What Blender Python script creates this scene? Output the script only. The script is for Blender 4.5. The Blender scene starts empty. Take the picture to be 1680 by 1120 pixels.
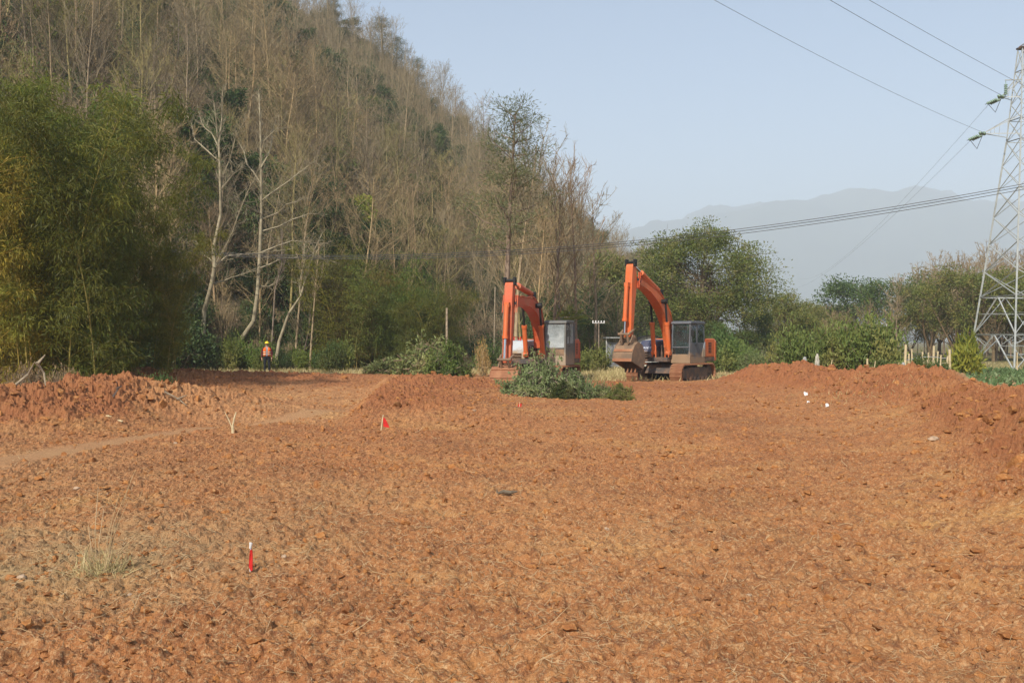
import bpy, math, random
import numpy as np
from mathutils import Vector, Matrix

scene = bpy.context.scene
C = scene.collection
R = math.radians
PI = math.pi

# ------------------------------------------------------------------ camera, world, sun, exposure
CAMH, FPX = 1.8, 1633.3
cam_data = bpy.data.cameras.new('camera')
cam = bpy.data.objects.new('camera', cam_data)
C.objects.link(cam)
cam.location = (0, 0, CAMH)
cam.rotation_euler = (R(90), 0, 0)
cam_data.lens = 35
cam_data.sensor_width = 36
cam_data.clip_start = 0.1
cam_data.clip_end = 20000
scene.camera = cam

SUN_EL = R(38)
SUN_AZ = (-0.42, -0.908)                       # horizontal direction towards the sun
n_ = math.hypot(*SUN_AZ)
S = Vector((SUN_AZ[0] / n_ * math.cos(SUN_EL), SUN_AZ[1] / n_ * math.cos(SUN_EL), math.sin(SUN_EL)))
world = bpy.data.worlds.new('World')
scene.world = world
world.use_nodes = True
wn = world.node_tree
bg = wn.nodes['Background']
sky = wn.nodes.new('ShaderNodeTexSky')
sky.sky_type = 'NISHITA'
sky.sun_disc = False
sky.sun_elevation = SUN_EL
sky.sun_rotation = math.atan2(S.x, S.y)
sky.altitude = 100
sky.air_density = 1.0
sky.dust_density = 1.3
sky.ozone_density = 1.2
wn.links.new(sky.outputs[0], bg.inputs[0])
bg.inputs[1].default_value = 0.108
sun_d = bpy.data.lights.new('sun', 'SUN')
sun_d.energy = 5.0
sun_d.angle = R(0.55)
sun_d.color = (1.0, 0.93, 0.82)
sun = bpy.data.objects.new('sun', sun_d)
C.objects.link(sun)
sun.location = (-40, -40, 60)
sun.rotation_euler = (-S).to_track_quat('-Z', 'Y').to_euler()
scene.view_settings.view_transform = 'Standard'
scene.view_settings.look = 'None'
scene.view_settings.exposure = 0.56
scene.view_settings.gamma = 1.0
scene.view_settings.use_curve_mapping = False
scene.render.engine = 'CYCLES'
cy = scene.cycles
cy.max_bounces = 5
cy.diffuse_bounces = 2
cy.glossy_bounces = 2
cy.transmission_bounces = 3
cy.transparent_max_bounces = 6
cy.volume_bounces = 1
cy.use_denoising = True

# ------------------------------------------------------------------ small helpers
def at(px, py, D):
    return Vector(((px - 840) / FPX * D, D, CAMH + (560 - py) / FPX * D))

def link(o, parent=None):
    C.objects.link(o)
    if parent is not None:
        o.parent = parent
    return o

def tag(o, label=None, cat=None, group=None, kind=None):
    if label: o['label'] = label
    if cat: o['category'] = cat
    if group: o['group'] = group
    if kind: o['kind'] = kind
    return o

def empty(name, loc, rz=0.0, label=None, cat=None, group=None):
    o = bpy.data.objects.new(name, None)
    o.empty_display_size = 0.3
    C.objects.link(o)
    o.location = loc
    o.rotation_euler = (0, 0, rz)
    return tag(o, label, cat, group)

def mesh_np(name, parts, mats, smooth=False):
    """parts: list of (V (n,3), F (m,k), material index)"""
    me = bpy.data.meshes.new(name)
    vs, loops, starts, tots, mi = [], [], [], [], []
    off = 0; lo = 0
    for V, F, m in parts:
        if len(F) == 0: continue
        vs.append(np.asarray(V, np.float32))
        F = np.asarray(F, np.int32)
        loops.append((F + off).ravel())
        k = F.shape[1]
        starts.append(lo + np.arange(len(F), dtype=np.int32) * k)
        tots.append(np.full(len(F), k, np.int32))
        mi.append(np.full(len(F), m, np.int32))
        off += len(V); lo += F.size
    V = np.concatenate(vs); L = np.concatenate(loops); st = np.concatenate(starts); tt = np.concatenate(tots); mi = np.concatenate(mi)
    me.vertices.add(len(V)); me.vertices.foreach_set('co', V.ravel())
    me.loops.add(len(L)); me.loops.foreach_set('vertex_index', L)
    me.polygons.add(len(st)); me.polygons.foreach_set('loop_start', st); me.polygons.foreach_set('loop_total', tt)
    me.polygons.foreach_set('material_index', mi)
    me.polygons.foreach_set('use_smooth', np.full(len(st), smooth, bool))
    for m in mats: me.materials.append(m)
    me.update(calc_edges=True)
    return me

def obj(name, me, parent=None):
    return link(bpy.data.objects.new(name, me), parent)

class MB:
    """collects hard-surface pieces into one mesh"""
    def __init__(self): self.v = []; self.f = []; self.m = []
    def add(self, V, F, m=0):
        o = len(self.v)
        self.v += [tuple(p) for p in V]
        for f in F: self.f.append([i + o for i in f]); self.m.append(m)
        return self
    def box(self, x0, x1, y0, y1, z0, z1, m=0, M=None):
        V = [Vector(p) for p in ((x0,y0,z0),(x1,y0,z0),(x1,y1,z0),(x0,y1,z0),(x0,y0,z1),(x1,y0,z1),(x1,y1,z1),(x0,y1,z1))]
        if M is not None: V = [M @ p for p in V]
        return self.add(V, [(3,2,1,0),(4,5,6,7),(0,1,5,4),(1,2,6,5),(2,3,7,6),(3,0,4,7)], m)
    def prism(self, poly, y0, y1, m=0):
        """polygon in (x,z), extruded along y"""
        n = len(poly)
        a = sum(poly[i][0]*poly[(i+1)%n][1]-poly[(i+1)%n][0]*poly[i][1] for i in range(n))
        if a < 0: poly = poly[::-1]
        V = [(p[0], y0, p[1]) for p in poly] + [(p[0], y1, p[1]) for p in poly]
        F = [list(range(n)), list(range(2*n-1, n-1, -1))] + [((i+1)%n, i, n+i, n+(i+1)%n) for i in range(n)]
        return self.add(V, F, m)
    def tube(self, pts, r, n=8, m=0, cap=True):
        pts = [Vector(p) for p in pts]
        rr = r if isinstance(r, (list, tuple)) else [r]*len(pts)
        V = []; F = []
        ref = None
        for i, p in enumerate(pts):
            d = (pts[min(i+1, len(pts)-1)] - pts[max(i-1, 0)]).normalized()
            if ref is None:
                ref = Vector((0,0,1)) if abs(d.z) < 0.9 else Vector((1,0,0))
            a = d.cross(ref).normalized(); b = d.cross(a).normalized()
            for k in range(n):
                t = 2*PI*k/n
                V.append(p + rr[i]*(math.cos(t)*a + math.sin(t)*b))
        for i in range(len(pts)-1):
            for k in range(n):
                F.append((i*n+k, i*n+(k+1)%n, (i+1)*n+(k+1)%n, (i+1)*n+k))
        if cap:
            F.append(list(range(n))[::-1]); F.append([ (len(pts)-1)*n+k for k in range(n)])
        return self.add(V, F, m)
    def build(self, name, mats, parent=None, bevel=0, smooth=False):
        me = bpy.data.meshes.new(name)
        me.from_pydata(self.v, [], self.f)
        for m in (mats if isinstance(mats, (list, tuple)) else [mats]): me.materials.append(m)
        me.polygons.foreach_set('material_index', self.m)
        if smooth: me.polygons.foreach_set('use_smooth', [True]*len(self.f))
        me.update()
        o = obj(name, me, parent)
        if bevel:
            b = o.modifiers.new('bevel', 'BEVEL'); b.width = bevel; b.segments = 2; b.limit_method = 'ANGLE'; b.angle_limit = R(35)
        return o

def copy_tree(o, parent=None):
    c = o.copy(); C.objects.link(c); c.parent = parent
    for ch in list(o.children): copy_tree(ch, c)
    return c

# vectorised geometry
def prisms(P, Q, r0, r1, n=3):
    P = np.asarray(P, float); Q = np.asarray(Q, float); m = len(P)
    r0 = np.broadcast_to(np.asarray(r0, float), (m,)); r1 = np.broadcast_to(np.asarray(r1, float), (m,))
    d = Q - P; d /= np.linalg.norm(d, axis=1, keepdims=True) + 1e-9
    ref = np.where(np.abs(d[:, 2:3]) < 0.9, np.array([[0, 0, 1.0]]), np.array([[1.0, 0, 0]]))
    a = np.cross(d, ref); a /= np.linalg.norm(a, axis=1, keepdims=True) + 1e-9
    b = np.cross(d, a)
    t = 2*np.pi*np.arange(n)/n
    ring = np.cos(t)[None, :, None]*a[:, None, :] + np.sin(t)[None, :, None]*b[:, None, :]
    V = np.concatenate([P[:, None]+r0[:, None, None]*ring, Q[:, None]+r1[:, None, None]*ring], 1).reshape(-1, 3)
    k = np.arange(n); k2 = (k+1) % n
    f = np.stack([k, k2, n+k2, n+k], 1)
    F = (f[None] + (np.arange(m)*2*n)[:, None, None]).reshape(-1, 4)
    return V, F

def leafs(Cn, D, L, W, rng, up=0.5):
    """rhombic, slightly folded leaves; Cn base points, D unit directions"""
    m = len(Cn)
    L = np.broadcast_to(L, (m,)); W = np.broadcast_to(W, (m,))
    r = rng.normal(size=(m, 3)); r[:, 2] += up*2
    s = np.cross(D, r); s /= np.linalg.norm(s, axis=1, keepdims=True)+1e-9
    nn = np.cross(s, D)
    mid = Cn + D*(L*0.45)[:, None]
    V = np.stack([Cn, mid + s*(W/2)[:, None] + nn*(W*0.18)[:, None], Cn + D*L[:, None] - nn*(L*0.08)[:, None], mid - s*(W/2)[:, None] + nn*(W*0.18)[:, None]], 1).reshape(-1, 3)
    F = np.arange(m*4).reshape(m, 4)
    return V, F

def unit(v): return v/(np.linalg.norm(v, axis=-1, keepdims=True)+1e-9)

# noise
def h2(ix, iy, seed):
    ix = ix.astype(np.int64); iy = iy.astype(np.int64)
    n = (ix*374761393 + iy*668265263 + seed*1442695041) & 0xffffffff
    n = ((n ^ (n >> 13))*1274126177) & 0xffffffff
    n = ((n ^ (n >> 16))*2246822519) & 0xffffffff
    return ((n ^ (n >> 15)) & 0xffffff)/16777215.0
def vnoise(x, y, seed=0):
    ix = np.floor(x); iy = np.floor(y); fx = x-ix; fy = y-iy
    fx = fx*fx*(3-2*fx); fy = fy*fy*(3-2*fy)
    a = h2(ix, iy, seed); b = h2(ix+1, iy, seed); c = h2(ix, iy+1, seed); d = h2(ix+1, iy+1, seed)
    return (a*(1-fx)+b*fx)*(1-fy)+(c*(1-fx)+d*fx)*fy - 0.5
def fbm(x, y, o=4, seed=0):
    z = 0; a = 1.0
    for i in range(o):
        z = z + a*vnoise(x*2**i + 17.3*i, y*2**i - 9.1*i, seed+i); a *= 0.5
    return z
def bumps(x, y, cell, seed, p=0.8):
    x = x/cell; y = y/cell; ix = np.floor(x); iy = np.floor(y)
    out = np.zeros_like(x)
    for dx in (-1, 0, 1):
        for dy in (-1, 0, 1):
            cx = ix+dx; cy_ = iy+dy
            px = cx+h2(cx, cy_, seed); py = cy_+h2(cx, cy_, seed+7)
            r = 0.22+0.42*h2(cx, cy_, seed+13)**2
            r = np.where(h2(cx, cy_, seed+19) < p, r, 0.001)
            e = 0.6+0.8*h2(cx, cy_, seed+29)
            d2 = (x-px)**2*e+(y-py)**2/e
            out = np.maximum(out, np.sqrt(np.maximum(0, r*r-d2)))
    return out*cell
def sst(a, b, x):
    t = np.clip((x-a)/(b-a), 0, 1); return t*t*(3-2*t)
def pline(x, y, pts):
    """distance to a polyline and the interpolated third value"""
    best = np.full(np.shape(x), 1e9); val = np.zeros(np.shape(x))
    for (x0, y0, v0), (x1, y1, v1) in zip(pts[:-1], pts[1:]):
        dx, dy = x1-x0, y1-y0
        t = np.clip(((x-x0)*dx+(y-y0)*dy)/(dx*dx+dy*dy), 0, 1)
        d = np.hypot(x-x0-t*dx, y-y0-t*dy)
        val = np.where(d < best, v0+t*(v1-v0), val); best = np.minimum(best, d)
    return best, val

# ------------------------------------------------------------------ terrain shape
HEAP = [(-20, 13, 0.7), (-14, 17.5, 0.68), (-10.6, 20.5, 0.72), (-9.3, 24, 0.85), (-7.9, 25.2, 0.62), (-6.6, 25.8, 0.44), (-4.2, 26.2, 0.04)]
SPOIL = [(-22, 34, 0.7), (-15, 38, 0.62), (-12, 42, 0.38), (-9, 45, 0.28), (-6, 47, 0.22), (-2.5, 47, 0.16)]
PATH = [(-9.5, 11.0, 1.1), (-7.9, 13.6, 0.75), (-6.9, 18.6, 0.36), (-6.0, 22.4, 0.34), (-4.6, 26.0, 0.3), (-3.9, 27.6, 0.1)]
BERM = [(6.6, 2, 0.4), (7.2, 6.5, 0.6), (8.0, 10, 0.78), (9.5, 15, 0.82), (11.2, 21, 0.60), (11.5, 26, 0.60), (11.9, 30, 0.92), (11.3, 33, 0.60), (10.8, 38, 0.85), (10.2, 40.5, 0.7), (9.6, 43, 0.05)]

def coarse(x, y):
    z = 0.05*fbm(x/6, y/6, 3, 3)
    d, h = pline(x, y, HEAP)
    wob = 1+0.35*fbm(x/1.7, y/1.7, 3, 11)
    z = z + h*sst(3.3, 0.2, d*wob)
    d, h = pline(x, y, SPOIL)
    z = z + h*sst(8.0, 0.5, d*(1+0.3*fbm(x/3, y/3, 2, 12)))
    # excavated trench and its right-hand bank
    xl = -3.6 - (y-22)*0.09 + 0.25*vnoise(x*0.3, y*0.9, 5)
    f = sst(20.5, 23, y)*sst(40, 35, y)
    z = z + f*(0.34*sst(-0.25, 0.45, x-xl)*sst(6.5, 1.0, x-xl) - 0.12*sst(0.1, -0.5, x-xl)*sst(-5.5, -3.5, x-xl))
    z = z + 0.22*np.exp(-(((x+2.2)/4)**2+((y-38)/4.5)**2)) + 0.12*np.exp(-(((x-1.5)/3)**2+((y-40)/3)**2))
    z = z + 0.06*np.exp(-(((x-5.5)/3.2)**2+((y-41.0)/2.0)**2))
    d, h = pline(x, y, BERM)
    w = np.where(x < np.interp(y, [2, 6.5, 10, 15, 21, 60], [6.6, 7.4, 8.4, 9.8, 11.2, 11.2]), 4.5-1.8*sst(29, 38, y), 2.8)
    z = z + h*(1+0.34*fbm(x/0.8, y/0.8, 3, 21))*sst(1.0, 0.05, d/w)**1.1
    z = z + 0.16*sst(11.5, 14, x)*sst(5, 15, y)*sst(75, 45, y)
    return z

def pathmask(x, y):
    d, w = pline(x, y, PATH)
    return sst(1.15, 0.45, d/np.maximum(w, 0.05) + 0.5*fbm(x*1.5, y*1.5, 2, 31))

def fine(x, y, pm=None):
    big = 0.5+0.9*fbm(x/2.5, y/2.5, 2, 41)
    wx = x+0.10*fbm(x/0.22, y/0.22, 3, 45); wy = y+0.10*fbm(x/0.22, y/0.22, 3, 47)
    z = 0.05*fbm(x/0.9, y/0.9, 3, 43)
    z = z + 0.28*bumps(wx, wy, 0.36, 51, 0.30)*np.clip(big, 0.1, 1)
    z = z + 0.34*bumps(wx, wy, 0.15, 61, 0.42)*np.clip(1.2-big*0.4, 0.3, 1)
    z = z + 0.60*bumps(x+0.4*(wx-x), y+0.4*(wy-y), 0.07, 71, 0.7)
    z = z + 0.06*np.abs(fbm(x/0.16, y/0.16, 4, 81)) + 0.05*fbm(x/0.055, y/0.055, 2, 83)
    if pm is not None: z = z*(1-0.85*pm)
    return z

def soil_z(x, y):
    x = np.atleast_1d(np.asarray(x, float)); y = np.atleast_1d(np.asarray(y, float))
    pm = pathmask(x, y)
    far = sst(62, 40, np.hypot(x, y))*0.6+0.4
    heap = sst(0.12, 0.5, coarse(x, y))
    return coarse(x, y) + fine(x, y, pm)*far*(0.9+1.3*heap) + heap*(0.16*fbm(x/0.7, y/0.7, 3, 151)+0.10*np.abs(fbm(x/0.35, y/0.35, 2, 153)) + 0.4*bumps(x+.1*fbm(x*3, y*3, 2, 155), y, 0.33, 157, 0.6))

HB = [(-90, 30), (-45, 38), (-25, 50), (-10, 64), (4, 93), (22, 139), (40, 185), (53, 260), (58, 420)]
def hill_d(x, y):
    d, _ = pline(x, y, [(a, b, 0) for a, b in HB])
    # inside = to the left of / behind the base line
    ins = np.zeros(np.shape(x), bool)
    ys = np.array([b for a, b in HB]); xs = np.array([a for a, b in HB])
    ins = x < np.interp(y, ys, xs)
    ins = ins & (y > 30)
    return np.where(ins, d, -d)
def hill_z(x, y):
    d = hill_d(x, y)
    dd = np.maximum(d, 0)
    z = 0.83*(dd - 3*(1-np.exp(-dd/3)))
    z = np.where(z > 62, 62+ (z-62)*0.3, z)
    back = 1-0.75*sst(188, 330, y)
    z = z*back*(1+0.10*fbm(x/25, y/25, 2, 91)) + 0.8*fbm(x/6, y/6, 2, 95)*sst(0, 10, dd)
    return z
def ground_z(x, y):
    """top surface at a point"""
    x = float(x); y = float(y)
    d = float(hill_d(np.array([x]), np.array([y]))[0])
    if d > 0: return float(hill_z(np.array([x]), np.array([y]))[0])
    if math.hypot(x, y) < 64: return float(coarse(np.array([x]), np.array([y]))[0])
    return 0.0

def ground_zv(x, y):
    d = hill_d(x, y)
    return np.where(d > 0, hill_z(x, y), np.where(np.hypot(x, y) < 64, coarse(x, y), 0.0))

# ------------------------------------------------------------------ materials
def new_mat(name):
    m = bpy.data.materials.new(name); m.use_nodes = True
    nt = m.node_tree; nt.nodes.clear()
    out = nt.nodes.new('ShaderNodeOutputMaterial')
    return m, nt, out
def N(nt, t, **kw):
    n = nt.nodes.new(t)
    for k, v in kw.items(): setattr(n, k, v)
    return n
def mixc(nt, a, b, f, mode='MIX'):
    n = nt.nodes.new('ShaderNodeMix'); n.data_type = 'RGBA'; n.blend_type = mode
    for s, v in ((n.inputs[0], f), (n.inputs[6], a), (n.inputs[7], b)):
        if hasattr(v, 'is_output'): nt.links.new(v, s)
        elif isinstance(v, (int, float)): s.default_value = v
        else: s.default_value = (*v, 1)
    return n.outputs[2]
def noise(nt, vec, scale, detail=4, rough=0.55, dist=0.0):
    n = N(nt, 'ShaderNodeTexNoise'); n.inputs['Scale'].default_value = scale; n.inputs['Detail'].default_value = detail
    n.inputs['Roughness'].default_value = rough; n.inputs['Distortion'].default_value = dist
    if vec is not None: nt.links.new(vec, n.inputs['Vector'])
    return n.outputs['Fac']
def ramp(nt, fac, a, b, ca=0.0, cb=1.0):
    n = N(nt, 'ShaderNodeMapRange'); n.inputs[1].default_value = a; n.inputs[2].default_value = b
    n.inputs[3].default_value = ca; n.inputs[4].default_value = cb
    nt.links.new(fac, n.inputs[0]); return n.outputs[0]
def bsdf(nt, out, color, rough=0.8, metal=0.0, spec=0.3, bump=None, bdist=0.01, bstr=1.0):
    p = N(nt, 'ShaderNodeBsdfPrincipled')
    if hasattr(color, 'is_output'): nt.links.new(color, p.inputs['Base Color'])
    else: p.inputs['Base Color'].default_value = (*color, 1)
    if hasattr(rough, 'is_output'): nt.links.new(rough, p.inputs['Roughness'])
    else: p.inputs['Roughness'].default_value = rough
    p.inputs['Metallic'].default_value = metal
    p.inputs['Specular IOR Level'].default_value = spec
    if bump is not None:
        b = N(nt, 'ShaderNodeBump'); b.inputs['Distance'].default_value = bdist; b.inputs['Strength'].default_value = bstr
        nt.links.new(bump, b.inputs['Height']); nt.links.new(b.outputs[0], p.inputs['Normal'])
    nt.links.new(p.outputs[0], out.inputs[0])
    return p

def foliage(name, c1, c2, trans=0.25, c3=None):
    m, nt, out = new_mat(name)
    g = N(nt, 'ShaderNodeNewGeometry'); oi = N(nt, 'ShaderNodeObjectInfo')
    col = mixc(nt, c1, c2, g.outputs['Random Per Island'])
    if c3 is not None:
        tc = N(nt, 'ShaderNodeTexCoord')
        nz = noise(nt, tc.outputs['Object'], 0.9, 3)
        col = mixc(nt, col, c3, ramp(nt, nz, 0.5, 0.66))
    col = mixc(nt, col, oi.outputs['Color'], 1.0, 'MULTIPLY')
    p = N(nt, 'ShaderNodeBsdfPrincipled'); p.inputs['Roughness'].default_value = 0.5; p.inputs['Specular IOR Level'].default_value = 0.25
    nt.links.new(col, p.inputs['Base Color'])
    t = N(nt, 'ShaderNodeBsdfTranslucent'); nt.links.new(col, t.inputs[0])
    mx = N(nt, 'ShaderNodeMixShader'); mx.inputs[0].default_value = trans
    nt.links.new(p.outputs[0], mx.inputs[1]); nt.links.new(t.outputs[0], mx.inputs[2]); nt.links.new(mx.outputs[0], out.inputs[0])
    return m
def bark(name, c1, c2, scale=6):
    m, nt, out = new_mat(name)
    tc = N(nt, 'ShaderNodeTexCoord'); oi = N(nt, 'ShaderNodeObjectInfo')
    nz = noise(nt, tc.outputs['Object'], scale, 4)
    col = mixc(nt, c1, c2, ramp(nt, nz, 0.35, 0.65))
    col = mixc(nt, col, oi.outputs['Color'], 1.0, 'MULTIPLY')
    bsdf(nt, out, col, 0.9, 0, 0.15)
    return m
def paint(name, c, dirt=(0.30, 0.17, 0.09), amount=0.5, rough=0.5, scale=2.0, metal=0.0, spec=0.4, lowz=None):
    """painted metal with dust and mud patches"""
    m, nt, out = new_mat(name)
    tc = N(nt, 'ShaderNodeTexCoord')
    n1 = noise(nt, tc.outputs['Object'], scale, 6, 0.65)
    n2 = noise(nt, tc.outputs['Object'], scale*9, 3, 0.6)
    f = N(nt, 'ShaderNodeMath', operation='MULTIPLY'); nt.links.new(ramp(nt, n1, 0.42, 0.72), f.inputs[0]); nt.links.new(ramp(nt, n2, 0.3, 0.7, 0.4, 1.0), f.inputs[1])
    f2 = N(nt, 'ShaderNodeMath', operation='MULTIPLY'); nt.links.new(f.outputs[0], f2.inputs[0]); f2.inputs[1].default_value = amount
    fac = f2.outputs[0]
    if lowz is not None:                       # mud splashed up from the ground
        sp = N(nt, 'ShaderNodeSeparateXYZ'); nt.links.new(tc.outputs['Object'], sp.inputs[0])
        ad = N(nt, 'ShaderNodeMath', operation='ADD'); nt.links.new(sp.outputs[2], ad.inputs[0])
        nt.links.new(ramp(nt, n1, 0.3, 0.7, -0.35, 0.35), ad.inputs[1])
        mud = ramp(nt, ad.outputs[0], lowz[0], lowz[1], 1.0, 0.0)
        mxm = N(nt, 'ShaderNodeMath', operation='MAXIMUM'); nt.links.new(fac, mxm.inputs[0]); nt.links.new(mud, mxm.inputs[1]); fac = mxm.outputs[0]
    col = mixc(nt, c, dirt, fac)
    rg = ramp(nt, fac, 0, 1, rough, 0.9)
    bsdf(nt, out, col, rg, metal, spec, n2, 0.004, 0.4)
    return m
def plain(name, c, rough=0.6, metal=0.0, spec=0.4, var=0.15, scale=8):
    m, nt, out = new_mat(name)
    tc = N(nt, 'ShaderNodeTexCoord')
    nz = noise(nt, tc.outputs['Object'], scale, 4)
    col = mixc(nt, c, tuple(v*(1-2*var) for v in c), ramp(nt, nz, 0.35, 0.7))
    bsdf(nt, out, col, rough, metal, spec)
    return m

def soil_material():
    m, nt, out = new_mat('red_soil')
    tc = N(nt, 'ShaderNodeTexCoord'); v = tc.outputs['Object']
    at_ = N(nt, 'ShaderNodeAttribute'); at_.attribute_name = 'zone'
    sep = N(nt, 'ShaderNodeSeparateColor'); nt.links.new(at_.outputs['Color'], sep.inputs[0])
    nb = noise(nt, v, 0.16, 4, 0.6); nm = noise(nt, v, 0.9, 5, 0.6); nf = noise(nt, v, 7, 5, 0.65); ng = noise(nt, v, 34, 4, 0.75); nh = noise(nt, v, 110, 2, 0.6)
    nb2 = noise(nt, v, 0.33, 5, 0.65)
    col = mixc(nt, (0.41, 0.166, 0.063), (0.475, 0.22, 0.088), ramp(nt, nb, 0.4, 0.62))
    col = mixc(nt, col, (0.58, 0.325, 0.115), ramp(nt, nb2, 0.54, 0.68, 0, 0.7))
    col = mixc(nt, col, (0.29, 0.13, 0.054), ramp(nt, nb2, 0.48, 0.34, 0, 0.9))
    col = mixc(nt, col, (0.54, 0.29, 0.115), ramp(nt, nm, 0.5, 0.72, 0, 0.75))
    col = mixc(nt, col, (0.20, 0.08, 0.04), ramp(nt, nf, 0.49, 0.66, 0, 0.85))
    col = mixc(nt, col, (0.66, 0.43, 0.225), ramp(nt, ng, 0.50, 0.66, 0, 0.8))
    col = mixc(nt, col, (0.20, 0.085, 0.04), ramp(nt, nh, 0.52, 0.72, 0, 0.6))
    col = mixc(nt, col, (0.30, 0.112, 0.050), ramp(nt, sep.outputs[1], 0, 1, 0, 0.75))      # damp, freshly dug
    nd = noise(nt, v, 2.2, 4)
    fm = N(nt, 'ShaderNodeMath', operation='MULTIPLY'); nt.links.new(sep.outputs[0], fm.inputs[0]); nt.links.new(ramp(nt, nd, 0.3, 0.62, 0.3, 1), fm.inputs[1])
    col = mixc(nt, col, mixc(nt, (0.46, 0.33, 0.18), (0.27, 0.20, 0.10), nf), fm.outputs[0])   # dry grass cover
    col = mixc(nt, col, mixc(nt, (0.49, 0.25, 0.115), (0.56, 0.35, 0.185), nm), ramp(nt, sep.outputs[2], 0, 1, 0, 0.65))   # silt
    hb = N(nt, 'ShaderNodeMath', operation='ADD'); nt.links.new(nf, hb.inputs[0]); nt.links.new(ng, hb.inputs[1])
    bsdf(nt, out, col, 0.95, 0, 0.1, hb.outputs[0], 0.035, 1.0)
    return m

MAT = {}
MAT['soil'] = soil_material()
def clod_material():
    m, nt, out = new_mat('soil_clod')
    v = N(nt, 'ShaderNodeTexCoord').outputs['Object']
    col = mixc(nt, (0.42, 0.18, 0.058), (0.27, 0.11, 0.042), N(nt, 'ShaderNodeNewGeometry').outputs['Random Per Island'])
    n1 = noise(nt, v, 30, 4, 0.7)
    col = mixc(nt, col, (0.22, 0.085, 0.036), ramp(nt, n1, 0.5, 0.7, 0, 0.7))
    col = mixc(nt, col, (0.58, 0.36, 0.17), ramp(nt, n1, 0.48, 0.32, 0, 0.6))
    bsdf(nt, out, col, 0.95, 0, 0.1, n1, 0.02, 1.0); return m
MAT['clod'] = clod_material()
MAT['straw'] = foliage('dry_straw', (0.62, 0.47, 0.27), (0.42, 0.29, 0.15), 0.1)
MAT['drygrass'] = foliage('dry_grass_blades', (0.572, 0.462, 0.242), (0.396, 0.341, 0.143), 0.2)
MAT['stone'] = plain('pale_stone', (0.50, 0.35, 0.23), 0.85, 0, 0.2, 0.2, 14)
MAT['wood'] = plain('peeled_stick', (0.62, 0.50, 0.30), 0.8, 0, 0.2, 0.15, 20)
MAT['weathered'] = plain('weathered_wood', (0.40, 0.32, 0.22), 0.85, 0, 0.2, 0.25, 12)
MAT['redflag'] = plain('red_cloth', (0.62, 0.03, 0.025), 0.75, 0, 0.2, 0.15, 18)
MAT['white'] = plain('white_plastic', (0.75, 0.74, 0.72), 0.6, 0, 0.3, 0.08, 6)
MAT['bark'] = bark('tan_bark', (0.428, 0.328, 0.196), (0.303, 0.227, 0.139))
MAT['twig'] = bark('tan_twigs', (0.311, 0.246, 0.144), (0.234, 0.186, 0.114), 1.2)
MAT['palebark'] = bark('pale_bark', (0.390, 0.332, 0.220), (0.244, 0.205, 0.132), 3)
MAT['darkbark'] = bark('dark_bark', (0.13, 0.10, 0.07), (0.20, 0.165, 0.12), 3)
MAT['greybark'] = bark('grey_bark', (0.275, 0.213, 0.163), (0.188, 0.150, 0.112), 3)
MAT['bamboo_leaf'] = foliage('bamboo_leaves', (0.295, 0.287, 0.061), (0.131, 0.166, 0.043), 0.35)
MAT['culm'] = bark('bamboo_culm', (0.288, 0.275, 0.100), (0.400, 0.312, 0.125), 2)
MAT['leaf'] = foliage('broad_leaves', (0.191, 0.230, 0.070), (0.099, 0.151, 0.044), 0.25, (0.261, 0.250, 0.090))
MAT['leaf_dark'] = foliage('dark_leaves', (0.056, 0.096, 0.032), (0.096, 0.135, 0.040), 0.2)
MAT['leaf_green'] = foliage('green_leaves', (0.165, 0.195, 0.058), (0.085, 0.115, 0.036), 0.3, (0.24, 0.235, 0.09))
MAT['leaf_pale'] = foliage('wilted_leaves', (0.235, 0.285, 0.12), (0.10, 0.13, 0.05), 0.2, (0.36, 0.36, 0.18))
MAT['leaf_yellow'] = foliage('yellow_leaves', (0.36, 0.33, 0.05), (0.17, 0.21, 0.035), 0.3)
MAT['leaf_veg'] = foliage('vegetable_leaves', (0.17, 0.25, 0.10), (0.09, 0.15, 0.055), 0.3, (0.27, 0.33, 0.16))
MAT['needle'] = foliage('pine_needles', (0.084, 0.119, 0.049), (0.140, 0.154, 0.063), 0.2)
MAT['drybush'] = foliage('dead_leaves', (0.325, 0.221, 0.111), (0.208, 0.150, 0.072), 0.2)
def litter_material():
    m, nt, out = new_mat('leaf_litter')
    tc = N(nt, 'ShaderNodeTexCoord'); v = tc.outputs['Object']
    col = mixc(nt, (0.25, 0.18, 0.10), (0.17, 0.15, 0.07), ramp(nt, noise(nt, v, 0.12, 4), 0.42, 0.6))
    col = mixc(nt, col, (0.33, 0.24, 0.14), ramp(nt, noise(nt, v, 2.5, 5), 0.45, 0.7))
    bsdf(nt, out, col, 0.95, 0, 0.1, noise(nt, v, 3, 5), 0.3, 0.8)
    return m
MAT['litter'] = litter_material()
def field_material():
    m, nt, out = new_mat('field_ground')
    tc = N(nt, 'ShaderNodeTexCoord'); v = tc.outputs['Object']
    col = mixc(nt, (0.20, 0.16, 0.075), (0.115, 0.125, 0.045), ramp(nt, noise(nt, v, 0.05, 5), 0.42, 0.6))
    col = mixc(nt, col, (0.27, 0.15, 0.07), ramp(nt, noise(nt, v, 0.15, 4), 0.52, 0.68))
    col = mixc(nt, col, (0.30, 0.24, 0.12), ramp(nt, noise(nt, v, 3, 5), 0.5, 0.75, 0, 0.7))
    bsdf(nt, out, col, 0.95, 0, 0.1, noise(nt, v, 4, 4), 0.1, 0.6)
    return m
MAT['field'] = field_material()
MAT['mountain'] = plain('wooded_mountain', (0.06, 0.075, 0.035), 0.95, 0, 0.05, 0.2, 0.01)

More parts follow.
